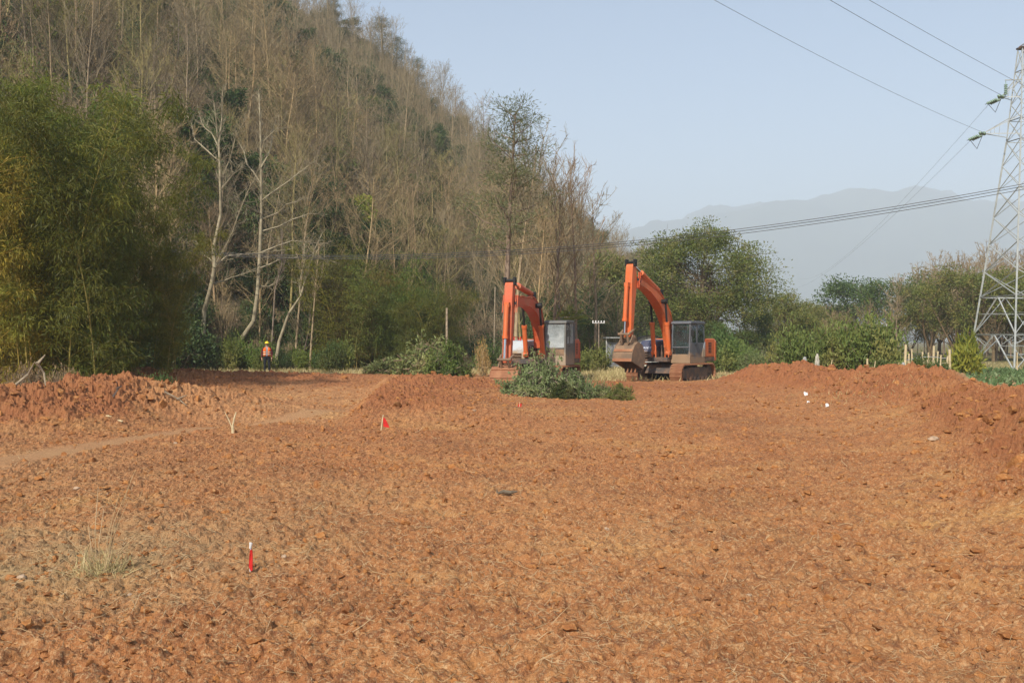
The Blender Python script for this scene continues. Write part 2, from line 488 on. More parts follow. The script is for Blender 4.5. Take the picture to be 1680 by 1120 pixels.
# ------------------------------------------------------------------ ground structure
def ground():
    rs = np.concatenate([[2.0, 4], np.geomspace(8, 6000, 60)])
    n = 96
    t = np.linspace(0, 2*np.pi, n, endpoint=False)
    V = [(0, 0, -0.32)]
    Rr, T = np.meshgrid(rs, t, indexing='ij')
    z = np.where(Rr < 62, -0.32, -0.03)
    V = np.concatenate([[[0, 0, -0.32]], np.stack([Rr*np.cos(T), Rr*np.sin(T), z], -1).reshape(-1, 3)])
    i = np.arange(len(rs)-1)[:, None]*n; k = np.arange(n)[None]; k2 = (k+1) % n
    F = 1+np.stack([i+k, i+n+k, i+n+k2, i+k2], -1).reshape(-1, 4)
    F0 = np.stack([np.zeros(n, int), 1+np.arange(n), 1+(np.arange(n)+1) % n], 1)
    me = mesh_np('ground', [(V, F, 0)], [MAT['field']])
    o = obj('ground', me); tag(o, kind='structure')
    me2 = None
ground()

def soil_field():
    r = np.geomspace(2.6, 66, 1150)
    a = np.concatenate([np.linspace(R(-80), R(-37.5), 90)[:-1], np.linspace(R(-37.5), R(37.5), 770), np.linspace(R(37.5), R(80), 90)[1:]])
    Rr, A = np.meshgrid(r, a, indexing='ij')
    x = Rr*np.sin(A); y = Rr*np.cos(A)
    z = soil_z(x.ravel(), y.ravel()).reshape(x.shape)
    # dip the outer rim under the surrounding ground
    z = z - 0.5*sst(63.5, 66, Rr)
    V = np.stack([x, y, z], -1).reshape(-1, 3)
    n0, n1 = x.shape
    i = np.arange(n0-1)[:, None]*n1; k = np.arange(n1-1)[None]
    F = np.stack([i+k, i+k+1, i+n1+k+1, i+n1+k], -1).reshape(-1, 4)
    me = mesh_np('soil_field', [(V, F, 0)], [MAT['soil']], smooth=False)
    xf, yf = x.ravel(), y.ravel()
    nz = fbm(xf/3, yf/3, 3, 101)
    edge = 53+3*nz*2 - 6*sst(4, 9, xf)*sst(9, 20, xf*0+20) * 0
    g = sst(-1.5, 1.5, yf-edge)
    g = np.maximum(g, sst(12.3, 13.4, xf+nz)*sst(3, 8, yf))
    g = np.maximum(g, sst(44.5, 46.5, yf+2*nz)*sst(2.0, 3.5, xf))
    g = np.maximum(g, 0.85*np.clip(1.15*np.exp(-(((xf+3.4)/1.9)**2+((yf-8.6)/1.9)**2))+0.5*nz-.1, 0, 1))
    g = np.maximum(g, sst(-13, -15.5, xf+nz)*sst(24, 30, yf))
    c = coarse(xf, yf)
    damp = sst(0.15, 0.4, c)*sst(0.9, 0.3, g)*(0.75+nz) + 0.9*np.exp(-(((xf-1)/9)**2+((yf-38)/5)**2))*(0.8+nz)
    damp = np.clip(damp + 0.3*sst(9, 20, yf+3*nz), 0, 1)
    s = pathmask(xf, yf)
    tr = sst(21, 24, yf)*sst(39, 36, yf)*sst(-3.9, -4.5, xf)*sst(-9.3, -8, xf+nz)
    damp = damp*(1-tr)
    s = np.maximum(s, 0.35*tr)
    col = np.stack([g, damp, s, np.ones_like(g)], 1).astype(np.float32)
    ca = me.color_attributes.new('zone', 'FLOAT_COLOR', 'POINT')
    ca.data.foreach_set('color', col.ravel())
    tag(obj('soil_field', me), kind='structure')
soil_field()

def hill():
    xs = np.linspace(-150, 75, 150); ys = np.linspace(28, 400, 190)
    X, Y = np.meshgrid(xs, ys, indexing='ij')
    d = hill_d(X, Y)
    Z = np.where(d > 0, hill_z(X, Y), np.maximum(-3, d*0.25)) - 0.1
    V = np.stack([X, Y, Z], -1).reshape(-1, 3)
    n1 = len(ys); i = np.arange(len(xs)-1)[:, None]*n1; k = np.arange(n1-1)[None]
    F = np.stack([i+k, i+n1+k, i+n1+k+1, i+k+1], -1).reshape(-1, 4)
    tag(obj('hill', mesh_np('hill', [(V, F, 0)], [MAT['litter']], smooth=True)), kind='structure')
hill()

def mountain():
    xs = np.linspace(-200, 3600, 180); ys = np.linspace(2300, 4200, 60)
    X, Y = np.meshgrid(xs, ys, indexing='ij')
    prof = np.interp(X, [-200, 150, 420, 620, 800, 1000, 1200, 1500, 2000, 2800, 3600], [90, 235, 325, 358, 376, 386, 392, 398, 405, 410, 300])
    prof = prof + 9*fbm(X/200, Y*0, 4, 111)
    e = sst(2300, 3000, Y)*sst(4200, 3400, Y)
    Z = np.maximum(prof*e*(1+0.25*fbm(X/200, Y/200, 4, 113)), 0) - 2
    X, Y, Z = X*1.5, Y*1.5, Z*1.62
    V = np.stack([X, Y, Z], -1).reshape(-1, 3)
    n1 = len(ys); i = np.arange(len(xs)-1)[:, None]*n1; k = np.arange(n1-1)[None]
    F = np.stack([i+k, i+n1+k, i+n1+k+1, i+k+1], -1).reshape(-1, 4)
    tag(obj('mountain', mesh_np('mountain', [(V, F, 0)], [MAT['mountain']], smooth=True)), kind='structure')
mountain()

# ------------------------------------------------------------------ soil clods, straw, grass (uncountable ground litter)
def ico():
    t = (1+5**0.5)/2
    V = unit(np.array([(-1,t,0),(1,t,0),(-1,-t,0),(1,-t,0),(0,-1,t),(0,1,t),(0,-1,-t),(0,1,-t),(t,0,-1),(t,0,1),(-t,0,-1),(-t,0,1)], float))
    F = np.array([(0,11,5),(0,5,1),(0,1,7),(0,7,10),(0,10,11),(1,5,9),(5,11,4),(11,10,2),(10,7,6),(7,1,8),(3,9,4),(3,4,2),(3,2,6),(3,6,8),(3,8,9),(4,9,5),(2,4,11),(6,2,10),(8,6,7),(9,8,1)])
    return V, F
ICO = ico()
def lumps(P, rad, rng, squash=0.65):
    V0, F0 = ICO; m = len(P)
    V = V0[None]*(1+0.30*rng.normal(size=(m, 12, 1)).clip(-1.6, 1.6))
    sc = rad[:, None]*(1+0.35*rng.normal(size=(m, 3)).clip(-1.5, 1.5)); sc[:, 2] *= squash
    V = V*sc[:, None, :]
    a = rng.uniform(0, 6.28, m); c, s = np.cos(a)[:, None], np.sin(a)[:, None]
    V = np.stack([V[..., 0]*c-V[..., 1]*s, V[..., 0]*s+V[..., 1]*c, V[..., 2]], -1) + P[:, None]
    F = (F0[None]+(np.arange(m)*12)[:, None, None]).reshape(-1, 3)
    return V.reshape(-1, 3), F
def field_points(n, rng, r0=4, r1=45, amax=38):
    r = np.exp(rng.uniform(math.log(r0), math.log(r1), n)); a = R(1)*rng.uniform(-amax, amax, n)
    return r*np.sin(a), r*np.cos(a), r
def clods():
    rng = np.random.default_rng(5)
    x, y, r = field_points(22000, rng, 4, 42)
    k = rng.uniform(size=len(x)) < np.clip(0.75+0.9*fbm(x/1.6, y/1.6, 3, 121), 0.1, 1)*(1-0.8*pathmask(x, y))*np.where(x > 12.8, 0, 1)
    x, y, r = x[k], y[k], r[k]
    rad = 0.008+0.0022*r*rng.gamma(1.3, 0.8, len(x)).clip(0.2, 4)*0.7
    rad = np.minimum(rad*0.68, 0.06)
    z = soil_z(x, y)+rad*0.15
    V, F = lumps(np.stack([x, y, z], 1), rad, rng)
    tag(obj('soil_clods', mesh_np('soil_clods', [(V, F, 0)], [MAT['clod']])), 'loose crumbs and clods of red earth over the field', None, None, 'stuff')
clods()

def spoil_clods():
    rng = np.random.default_rng(9)
    x, y, r = field_points(60000, rng, 8, 48)
    k = (rng.uniform(size=len(x)) < sst(.12, .45, coarse(x, y))*(.5+fbm(x/1.2, y/1.2, 2, 171)))*(np.abs(x) < 15)*((x < 12.5) & (r < 46))
    k = k & (rng.uniform(size=len(x)) < .35)
    x, y = x[k], y[k]
    rad = np.minimum(.02+.022*rng.gamma(1.2, 1.0, len(x)), .14)
    V, F = lumps(np.stack([x, y, soil_z(x, y)+rad*.1], 1), rad, rng, .8)
    tag(obj('spoil_clods', mesh_np('spoil_clods', [(V, F, 0)], [MAT['clod']])), 'broken clods of red earth over the spoil banks', None, None, 'stuff')
spoil_clods()

def straw():
    rng = np.random.default_rng(6)
    x, y, r = field_points(38000, rng, 4, 34)
    dens = 0.05+0.35*np.clip(fbm(x/1.6, y/1.6, 3, 131)*2.5-.15, 0, 1)
    for (cx, cy, sx, sy, w) in ((-3.5, 8.3, 1.5, 1.6, 1.0), (-5.0, 9.6, 1.4, 2.0, .55), (-2.0, 10.5, 1.4, 1.5, .5), (-.9, 9.4, 1.0, .8, .5), (1.0, 9.3, 1.6, .9, .35), (-2.6, 6.8, 1.0, 1.0, .5), (4.5, 8, 3, 2, .22), (.5, 5.6, 2, 1, .35), (9.2, 22, 2, 4, .4), (-1.9, 19.6, .8, .8, .7)):
        dens = np.maximum(dens, w*np.exp(-(((x-cx)/sx)**2+((y-cy)/sy)**2)))
    k = rng.uniform(size=len(x)) < dens*(x < 12.5)*np.clip(1.5-r/16, .25, 1)
    x, y, r = x[k], y[k], r[k]; m = len(x)
    L = (0.02+0.05*rng.gamma(1.2, 1.0, m).clip(0, 4))*(0.75+r/60); w = 0.0007+0.00013*r*rng.uniform(0.5, 1.5, m)
    a = rng.uniform(0, 6.28, m); el = np.abs(rng.normal(0, 0.28, m))
    d = np.stack([np.cos(a)*np.cos(el), np.sin(a)*np.cos(el), np.sin(el)], 1)
    P = np.stack([x, y, soil_z(x, y)+0.012], 1)
    Mx = P+d*(L/2)[:, None]+rng.normal(0, 0.012, (m, 3)); Q = Mx+unit(d+rng.normal(0, 0.3, (m, 3)))*(L/2)[:, None]
    for A in (Mx, Q): A[:, 2] = np.maximum(A[:, 2], soil_z(A[:, 0], A[:, 1])+0.004)
    p1 = prisms(P, Mx, w, w); p2 = prisms(Mx, Q, w, w*0.5)
    tag(obj('straw_litter', mesh_np('straw_litter', [(*p1, 0), (*p2, 0)], [MAT['straw']])), 'broken dry stalks and straw strewn on the soil', None, None, 'stuff')
straw()

def blades(name, x, y, h, w, mat, rng, label, lean=0.35, zf=None):
    m = len(x)
    z = ground_zv(x, y) if zf is None else zf(x, y)
    d = unit(np.stack([rng.normal(0, lean, m), rng.normal(0, lean, m), np.ones(m)], 1))
    V, F = leafs(np.stack([x, y, z-0.02], 1), d, h, w, rng, 0)
    o = obj(name, mesh_np(name, [(V, F, 0)], [mat])); tag(o, label, None, None, 'stuff'); return o
def dry_grass():
    rng = np.random.default_rng(7)
    xs, ys = [], []
    for (cx, cy, sx, sy, n) in ((-9, 57, 7, 2.5, 5000), (4.8, 52, 1.6, 4, 2500), (12.3, 48, 1.6, 2.6, 3000), (-1, 56, 4, 3, 2500), (-14.5, 50, 2, 3, 1500), (3.8, 47, .8, 2, 900), (33, 72, 6, 5, 3500), (20, 66, 8, 5, 4000)):
        xs.append(rng.normal(cx, sx, n)); ys.append(rng.normal(cy, sy, n))
    x = np.concatenate(xs); y = np.concatenate(ys)
    k = (np.hypot(x, y) > 44) & (y < 90); x, y = x[k], y[k]
    h = rng.uniform(0.12, 0.42, len(x))
    blades('dry_grass', x, y, h, 0.035, MAT['drygrass'], rng, 'pale dry grass along the far edge of the dug field', 0.5)
    # sparse grass on the berm top
    x = rng.normal(9.6, 1.0, 420); y = rng.normal(27.5, 2.0, 420)
    blades('berm_grass', x, y, rng.uniform(0.06, 0.22, 420), 0.011, MAT['drygrass'], rng, 'thin yellow-green grass tufts on the spoil bank', 1.0, lambda a, b: soil_z(a, b))
dry_grass()

def vegetables():
    rng = np.random.default_rng(8)
    n = 1500
    x = rng.uniform(13.2, 40, n); y = rng.uniform(24, 58, n)
    k = (x > 13.4+0.8*rng.uniform(size=n)) & (y > x*1.45-2) & (y < 57)
    x, y = x[k], y[k]
    P = []; D = []
    for a, b, z in zip(x, y, ground_zv(x, y)):
        q = 11
        t = rng.uniform(0, 6.28, q); e = rng.uniform(0.35, 1.25, q)
        D.append(np.stack([np.cos(t)*np.cos(e), np.sin(t)*np.cos(e), np.sin(e)], 1)); P.append(np.repeat([[a, b, z-0.02]], q, 0)+rng.normal(0, 0.05, (q, 3))*[1, 1, 0])
    P = np.concatenate(P); D = np.concatenate(D); m = len(P)
    V, F = leafs(P, D, rng.uniform(0.2, 0.42, m), rng.uniform(0.1, 0.17, m), rng, 1.0)
    o = obj('vegetable_patch', mesh_np('vegetable_patch', [(V, F, 0)], [MAT['leaf_veg']]))
    tag(o, 'green leafy vegetable patch beside the spoil bank under the pylon', None, None, 'stuff')
vegetables()
# ------------------------------------------------------------------ plants: prototypes
def limb(rng, p, d, L, n, up=0.1, jit=0.12):
    pts = [np.array(p, float)]; d = np.array(d, float)/np.linalg.norm(d)
    for i in range(n):
        d = d+np.array([0, 0, up])+rng.normal(0, jit, 3); d /= np.linalg.norm(d)
        pts.append(pts[-1]+d*L/n)
    return pts
def dir_at(az, ang):
    return np.array([math.cos(az)*math.sin(ang), math.sin(az)*math.sin(ang), math.cos(ang)])
class Seg:
    def __init__(self): self.P = []; self.Q = []; self.a = []; self.b = []
    def line(self, pts, r0, r1):
        n = len(pts)-1
        for i in range(n):
            self.P.append(pts[i]); self.Q.append(pts[i+1])
            self.a.append(r0+(r1-r0)*i/n); self.b.append(r0+(r1-r0)*(i+1)/n)
    def geo(self, n=3): return prisms(np.array(self.P), np.array(self.Q), np.array(self.a), np.array(self.b), n)
def lerp_pt(pts, t):
    f = t*(len(pts)-1); i = min(int(f), len(pts)-2); return pts[i]+(pts[i+1]-pts[i])*(f-i)
def twigs(rng, S, br, L, n, fine_, up, r, ang=(0.35, 0.8), start=0.15):
    for j in range(n):
        t = start+(1-start)*(j+rng.uniform())/n
        p = lerp_pt(br, min(t, 0.99)); dd = br[min(int(t*(len(br)-1))+1, len(br)-1)]-br[min(int(t*(len(br)-1)), len(br)-2)]
        dd = dd/np.linalg.norm(dd)
        d = dd+rng.normal(0, 0.55, 3); d[2] += up*2
        l = L*(0.75-0.35*t)*rng.uniform(0.6, 1.3)
        tw = limb(rng, p, d, l, 3, up, 0.12)
        S.line(tw, r, r*0.5)
        for k in range(fine_):
            q = lerp_pt(tw, rng.uniform(0.15, 0.97)); e = (tw[-1]-tw[0])/l+rng.normal(0, 0.5, 3); e[2] += up
            l2 = l*rng.uniform(0.3, 0.6)
            S.line([q, q+e/np.linalg.norm(e)*l2], r*0.6, r*0.35)

def bare_proto(seed, H, r0, style='upright', nm=24, twig_r=0.011, col='twig', bk='bark', fine_=5, ntw=5):
    rng = np.random.default_rng(seed)
    T = Seg(); S = Seg()
    n = 9; pts = [np.zeros(3)-[0, 0, 0.5]]; d = np.array([rng.normal(0, .05), rng.normal(0, .05), 1])
    for i in range(n):
        d = d+np.append(rng.normal(0, 0.035, 2), 0.1); d /= np.linalg.norm(d); pts.append(pts[-1]+d*(H+.5)/n)
    T.line(pts, r0, r0*0.12)
    for i in range(nm):
        t = (0.28 if style != 'scrub' else 0.08)+0.68*(i+rng.uniform())/nm
        az = i*2.4+rng.normal(0, .4)
        if style == 'upright': ang, L, up = rng.uniform(0.45, 0.85), H*0.25*(0.35+0.95*math.sin(PI*min(1, max(0, (t-.15)/.85)))), 0.13
        elif style == 'spread': ang, L, up = rng.uniform(0.7, 1.15), H*0.42*(1.1-0.7*t), 0.10
        else: ang, L, up = rng.uniform(0.4, 0.9), H*0.45*(1.05-0.5*t), 0.12
        br = limb(rng, lerp_pt(pts, t), dir_at(az, ang), L*rng.uniform(0.8, 1.2), 4, up, 0.09)
        S.line(br, r0*0.30*(1.15-t), twig_r*1.1)
        twigs(rng, S, br, L*0.62, ntw, fine_, 0.10 if style != 'spread' else 0.05, twig_r)
    twigs(rng, S, pts[-4:], H*0.12, 10, 4, 0.1, twig_r)
    tv, tf = T.geo(6); sv, sf = S.geo(3)
    return {'trunk': mesh_np('trunk', [(tv, tf, 0)], [MAT[bk]], True), 'crown': mesh_np('crown', [(sv, sf, 0)], [MAT[col]])}, (tv, tf, sv, sf)

def leafy_proto(seed, H, cr, ch, base, nclump, per, leaf, mat, bk='darkbark', r0=0.2, flat=0.7, forks=3, clump_r=None, spray=0.6, low=-0.55):
    """rounded evergreen: forked trunk, a limb to each leaf clump, leaves round the clumps"""
    rng = np.random.default_rng(seed)
    T = Seg(); S = Seg()
    zc = base+(H-base)*0.5
    fork = np.array([0, 0, base*0.75])
    T.line([np.array([0, 0, -0.4]), np.array([0.05, 0, base*0.4]), fork], r0, r0*0.8)
    mains = []
    for i in range(forks):
        az = i*2*PI/forks+rng.normal(0, .3)
        m = limb(rng, fork, dir_at(az, rng.uniform(0.3, 0.75)), (H-base)*0.7, 5, 0.1, 0.12)
        T.line(m, r0*0.6, r0*0.15); mains.append(m)
    Cn, Dn, Ln = [], [], []
    for i in range(nclump):
        u = rng.normal(size=3); u /= np.linalg.norm(u)
        if u[2] < low: u[2] = -u[2]
        rr = rng.uniform(0.45, 1.0)**0.5*rng.uniform(0.82, 1.08)
        c = np.array([u[0]*cr*rr, u[1]*cr*rr, zc+u[2]*(H-base)*0.5*rr*ch])
        m = mains[rng.integers(len(mains))]
        p = lerp_pt(m, rng.uniform(0.25, 0.98))
        mid = (p+c)/2+rng.normal(0, 0.1, 3)*cr*0.4
        S.line([p, mid, c], r0*0.13, 0.012)
        k = (clump_r or cr*0.28)*rng.uniform(0.7, 1.3)
        q = int(per*rng.uniform(0.6, 1.3))
        g = rng.normal(size=(q, 3)).clip(-1.6, 1.6)*k*np.array([1, 1, flat])*0.6
        Cn.append(c+g)
        dd = unit(g+rng.normal(0, 1, (q, 3))*k*spray+np.array([0, 0, 0.3*k])); Dn.append(dd)
        for w in range(5):
            e = rng.normal(size=3)*k*0.6; S.line([c, c+e], 0.012, 0.006)
    Cn = np.concatenate(Cn); Dn = np.concatenate(Dn)
    lv, lf = leafs(Cn, Dn, leaf*rng.uniform(0.7, 1.3, len(Cn)), leaf*0.48, rng, 0.6)
    tv, tf = T.geo(7); sv, sf = S.geo(3)
    tr = mesh_np('trunk', [(tv, tf, 0), (sv, sf, 0)], [MAT[bk]])
    return {'trunk': tr, 'crown': mesh_np('crown', [(lv, lf, 0)], [MAT[mat]])}, (tv, tf, sv, sf, lv, lf)

def pine_proto(seed, H, cr, start):
    rng = np.random.default_rng(seed)
    T = Seg(); S = Seg(); Cn, Dn = [], []
    pts = limb(rng, (0, 0, -0.5), (0.03, 0, 1), H+.5, 8, 0.1, 0.02)
    T.line(pts, 0.2, 0.03)
    nb = 34
    for i in range(nb):
        t = start+(1-start)*(i+rng.uniform())/nb
        L = cr*(1.15-t)*1.4*rng.uniform(0.5, 1.15)+0.4
        br = limb(rng, lerp_pt(pts, min(t, .99)), dir_at(i*2.4, rng.uniform(1.0, 1.5)), L, 4, 0.12, 0.10)
        S.line(br, 0.04, 0.012)
        for k in range(7):
            c = lerp_pt(br, rng.uniform(0.4, 1.0)); q = 27
            g = rng.normal(size=(q, 3))*np.array([0.36, 0.36, 0.16]); Cn.append(c+g); Dn.append(unit(g+rng.normal(0, .3, (q, 3))+[0, 0, .25]))
    Cn = np.concatenate(Cn); Dn = np.concatenate(Dn)
    lv, lf = leafs(Cn, Dn, rng.uniform(0.16, 0.28, len(Cn)), 0.04, rng, 0.5)
    tv, tf = T.geo(6); sv, sf = S.geo(3)
    return {'trunk': mesh_np('trunk', [(tv, tf, 0), (sv, sf, 0)], [MAT['darkbark']]), 'crown': mesh_np('crown', [(lv, lf, 0)], [MAT['needle']])}

def bamboo_proto(seed, H, nod, nleaf, start=0.25):
    rng = np.random.default_rng(seed)
    T = Seg(); S = Seg(); Cn, Dn = [], []
    az = rng.uniform(0, 6.28); h = np.array([math.cos(az), math.sin(az), 0])
    n = 14; pts = []
    for i in range(n+1):
        t = i/n
        pts.append(np.array([0, 0, -0.3])+h*(nod*t**2.6+0.05*H*t)+np.array([0, 0, 1])*(H*(t-0.16*nod/H*2*t**4)))
    T.line(pts, 0.028, 0.007)
    nb = 46
    for i in range(nb):
        t = start+(1-start)*((i+rng.uniform())/nb)
        p = lerp_pt(pts, min(t, .995)); a = rng.uniform(0, 6.28)
        L = (0.75+1.1*(1-abs(t-0.6)*1.3))*rng.uniform(0.6, 1.15)
        br = limb(rng, p, dir_at(a, rng.uniform(0.5, 1.1)), L, 4, -0.13, 0.12)
        S.line(br, 0.008, 0.004)
        for s in range(4):
            q = lerp_pt(br, rng.uniform(0.3, 1.0)); m = int(nleaf/nb/4)
            e = rng.normal(size=(m, 3))*np.array([0.17, 0.17, 0.13])
            Cn.append(q+e); Dn.append(unit(e*1.5+rng.normal(0, .25, (m, 3))+[0, 0, -0.32]))
    Cn = np.concatenate(Cn); Dn = np.concatenate(Dn)
    lv, lf = leafs(Cn, Dn, rng.uniform(0.17, 0.31, len(Cn)), rng.uniform(0.028, 0.044, len(Cn)), rng, 0.8)
    tv, tf = T.geo(6); sv, sf = S.geo(3)
    return {'culm': mesh_np('culm', [(tv, tf, 0), (sv, sf, 0)], [MAT['culm']]), 'foliage': mesh_np('foliage', [(lv, lf, 0)], [MAT['bamboo_leaf']])}

def shrub_proto(seed, w, h, nst, nleaf, leaf, mat, droop=0.0, bk='darkbark', ratio=0.45, twiggy=0):
    """many stems from the ground, leaves gathered in sprays over a dome"""
    rng = np.random.default_rng(seed)
    S = Seg(); Cn, Dn = [], []
    for i in range(nst):
        a = rng.uniform(0, 6.28); rr = rng.uniform(0, 1)**0.6
        tip = np.array([math.cos(a)*w*rr, math.sin(a)*w*rr, h*math.sqrt(max(0.05, 1-rr*rr*0.9))*rng.uniform(0.65, 1.08)])
        b = np.array([tip[0]*0.35, tip[1]*0.35, -0.15])
        mid = (b+tip)/2+np.array([0, 0, h*0.12])+rng.normal(0, .06, 3)*w
        S.line([b, mid, tip], 0.018, 0.006)
        for k in range(twiggy):
            q = lerp_pt([b, mid, tip], rng.uniform(.3, 1)); S.line([q, q+rng.normal(size=3)*[.25, .25, .3]*w*.5], 0.008, 0.004)
        m = int(nleaf/nst)
        t = rng.uniform(0.35, 1.05, m)[:, None]
        c = b+(mid-b)*np.minimum(t*2, 1)+(tip-mid)*np.maximum(t*2-1, 0)
        e = rng.normal(size=(m, 3))*np.array([w, w, h])*0.13
        Cn.append(c+e); Dn.append(unit(e/w+rng.normal(0, .35, (m, 3))+np.array([0, 0, 0.35-droop])))
    Cn = np.concatenate(Cn); Dn = np.concatenate(Dn); k = Cn[:, 2] > 0.02; Cn, Dn = Cn[k], Dn[k]
    lv, lf = leafs(Cn, Dn, leaf*rng.uniform(0.7, 1.35, len(Cn)), leaf*ratio, rng, 0.5)
    sv, sf = S.geo(3)
    return {'stem': mesh_np('stem', [(sv, sf, 0)], [MAT[bk]]), 'foliage': mesh_np('foliage', [(lv, lf, 0)], [MAT[mat]])}

def heap_proto(seed, nbr, nleaf, leaf, mat, bk='greybark', ratio=0.45):
    """cut branches thrown on a heap: crossing boughs, wilted sprays, bare ends sticking out"""
    rng = np.random.default_rng(seed)
    S = Seg(); Cn, Dn = [], []
    for i in range(nbr):
        a = rng.uniform(0, 6.28); rr = rng.uniform(0, 1)**0.7*0.85; x, y = math.cos(a)*rr, math.sin(a)*rr
        zt = (1-rr**1.6)*0.85
        c = np.array([x, y, zt*rng.uniform(0.1, 1.0)])
        az = rng.uniform(0, 6.28); L = rng.uniform(0.35, 0.8)
        d = np.array([math.cos(az), math.sin(az), rng.normal(0.15, 0.4)]); d /= np.linalg.norm(d)
        br = limb(rng, c-d*L/2, d, L, 4, -0.05, 0.16)
        for p in br: p[2] = max(p[2], 0.01)
        S.line(br, 0.016, 0.005)
        bare = rng.uniform() < 0.18
        for k in range(5):
            q = lerp_pt(br, rng.uniform(.2, 1)); e = d*.6+rng.normal(0, .6, 3); q2 = q+e/np.linalg.norm(e)*L*.35
            q2[2] = max(q2[2], 0.02); S.line([q, q2], 0.007, 0.003)
            if bare: continue
            m = int(nleaf/nbr/5*rng.uniform(.4, 1.7)); t = rng.uniform(.2, 1.1, m)[:, None]
            Cn.append(q+(q2-q)*t+rng.normal(0, .045, (m, 3))); Dn.append(unit((q2-q)/np.linalg.norm(q2-q)*.5+rng.normal(0, .7, (m, 3))-[0, 0, .15]))
    Cn = np.concatenate(Cn); Dn = np.concatenate(Dn); k = Cn[:, 2] > 0.01; Cn, Dn = Cn[k], Dn[k]
    lv, lf = leafs(Cn, Dn, leaf*rng.uniform(0.6, 1.5, len(Cn)), leaf*ratio, rng, 0.4)
    return {'stem': mesh_np('stem', [(*S.geo(3), 0)], [MAT[bk]]), 'foliage': mesh_np('foliage', [(lv, lf, 0)], [MAT[mat]])}

def plant(name, parts, loc, rz=0, sc=1.0, label=None, cat=None, group=None, color=None):
    r = empty(name, loc, rz, label, cat, group)
    r.scale = sc if isinstance(sc, (tuple, list)) else (sc, sc, sc)
    for k, me in parts.items():
        o = obj(k, me, r)
        if color is not None: o.color = (*color, 1)
    return r

def gn_scatter(name, pts, idx, rz, scl, protos, label):
    col = bpy.data.collections.new(name+'_kinds')
    for me in protos:
        o = bpy.data.objects.new('kind', me); col.objects.link(o)
    order = sorted(range(len(col.objects)), key=lambda i: col.objects[i].name)
    me = bpy.data.meshes.new(name)
    me.vertices.add(len(pts)); me.vertices.foreach_set('co', np.asarray(pts, np.float32).ravel())
    a = me.attributes.new('kind_index', 'INT', 'POINT'); a.data.foreach_set('value', np.asarray(idx, np.int32))
    a = me.attributes.new('turn', 'FLOAT_VECTOR', 'POINT'); a.data.foreach_set('vector', np.stack([0.06*np.sin(rz*7.3), 0.06*np.cos(rz*5.1), rz], 1).astype(np.float32).ravel())
    a = me.attributes.new('size', 'FLOAT', 'POINT'); a.data.foreach_set('value', np.asarray(scl, np.float32))
    o = obj(name, me); tag(o, label, None, None, 'stuff')
    g = bpy.data.node_groups.new(name, 'GeometryNodeTree')
    g.interface.new_socket('Geometry', in_out='INPUT', socket_type='NodeSocketGeometry')
    g.interface.new_socket('Geometry', in_out='OUTPUT', socket_type='NodeSocketGeometry')
    gi = g.nodes.new('NodeGroupInput'); go = g.nodes.new('NodeGroupOutput')
    ip = g.nodes.new('GeometryNodeInstanceOnPoints'); ci = g.nodes.new('GeometryNodeCollectionInfo')
    ci.inputs[0].default_value = col; ci.inputs[1].default_value = True; ci.inputs[2].default_value = True
    def na(n, t):
        x = g.nodes.new('GeometryNodeInputNamedAttribute'); x.data_type = t; x.inputs[0].default_value = n; return x.outputs[0]
    g.links.new(gi.outputs[0], ip.inputs['Points']); g.links.new(ci.outputs[0], ip.inputs['Instance'])
    ip.inputs['Pick Instance'].default_value = True
    g.links.new(na('kind_index', 'INT'), ip.inputs['Instance Index'])
    g.links.new(na('turn', 'FLOAT_VECTOR'), ip.inputs['Rotation'])
    g.links.new(na('size', 'FLOAT'), ip.inputs['Scale'])
    g.links.new(ip.outputs[0], go.inputs[0])
    o.modifiers.new('scatter', 'NODES').node_group = g
    return o
def joined(raw, mats):
    """one mesh for the scattered woods"""
    parts = []
    if len(raw) == 4: tv, tf, sv, sf = raw; parts = [(tv, tf, 0), (sv, sf, 1)]
    else: tv, tf, sv, sf, lv, lf = raw; parts = [(tv, tf, 0), (sv, sf, 0), (lv, lf, 1)]
    return mesh_np('woods', parts, mats)

# ------------------------------------------------------------------ wooded hillside
def project(x, y, z): return 840+FPX*x/y, 560-FPX*(z-CAMH)/y
def on_hill(px, py, h):
    D = np.arange(48, 300, 0.5); x = (px-840)/FPX*D; z = CAMH+(560-py)/FPX*D; hz = hill_z(x, D)
    k = np.nonzero((hill_d(x, D) > 0.5) & (hz+h >= z))[0]
    return (float(x[k[0]]), float(D[k[0]]), float(hz[k[0]])) if len(k) else None

UP = [bare_proto(200+i, H, 0.10, 'upright', 28, 0.0095, 'twig', 'bark', 6, 6) for i, H in enumerate((9.5, 11, 12.5, 10, 13.5))]
SP = [bare_proto(220+i, H, 0.09, 'spread', 22, 0.0095, 'twig', 'bark', 6, 6) for i, H in enumerate((8.5, 10))]
SC = [bare_proto(230+i, H, 0.06, 'scrub', 24, 0.009, 'twig', 'greybark', 6, 6) for i, H in enumerate((5.5, 7))]
BARE = UP+SP+SC
EG = [leafy_proto(250+i, H, cr, 1.0, base, nc, 120, 0.26, mat, 'darkbark', 0.14, 0.7) for i, (H, cr, base, nc, mat) in enumerate(((7.5, 2.3, 1.8, 26, 'leaf_dark'), (6, 1.9, 1.2, 22, 'leaf'), (8.5, 2.0, 2.0, 26, 'leaf_dark')))]
DB = shrub_proto(270, 1.5, 2.4, 34, 700, 0.16, 'drybush', 0.1, 'greybark', 0.5, 8)
OB = shrub_proto(271, 1.5, 2.2, 30, 1300, 0.17, 'leaf', 0.1, 'darkbark', 0.45, 2)
GB = shrub_proto(272, 1.4, 2.0, 30, 1300, 0.16, 'leaf_dark', 0.1, 'darkbark', 0.5, 1)
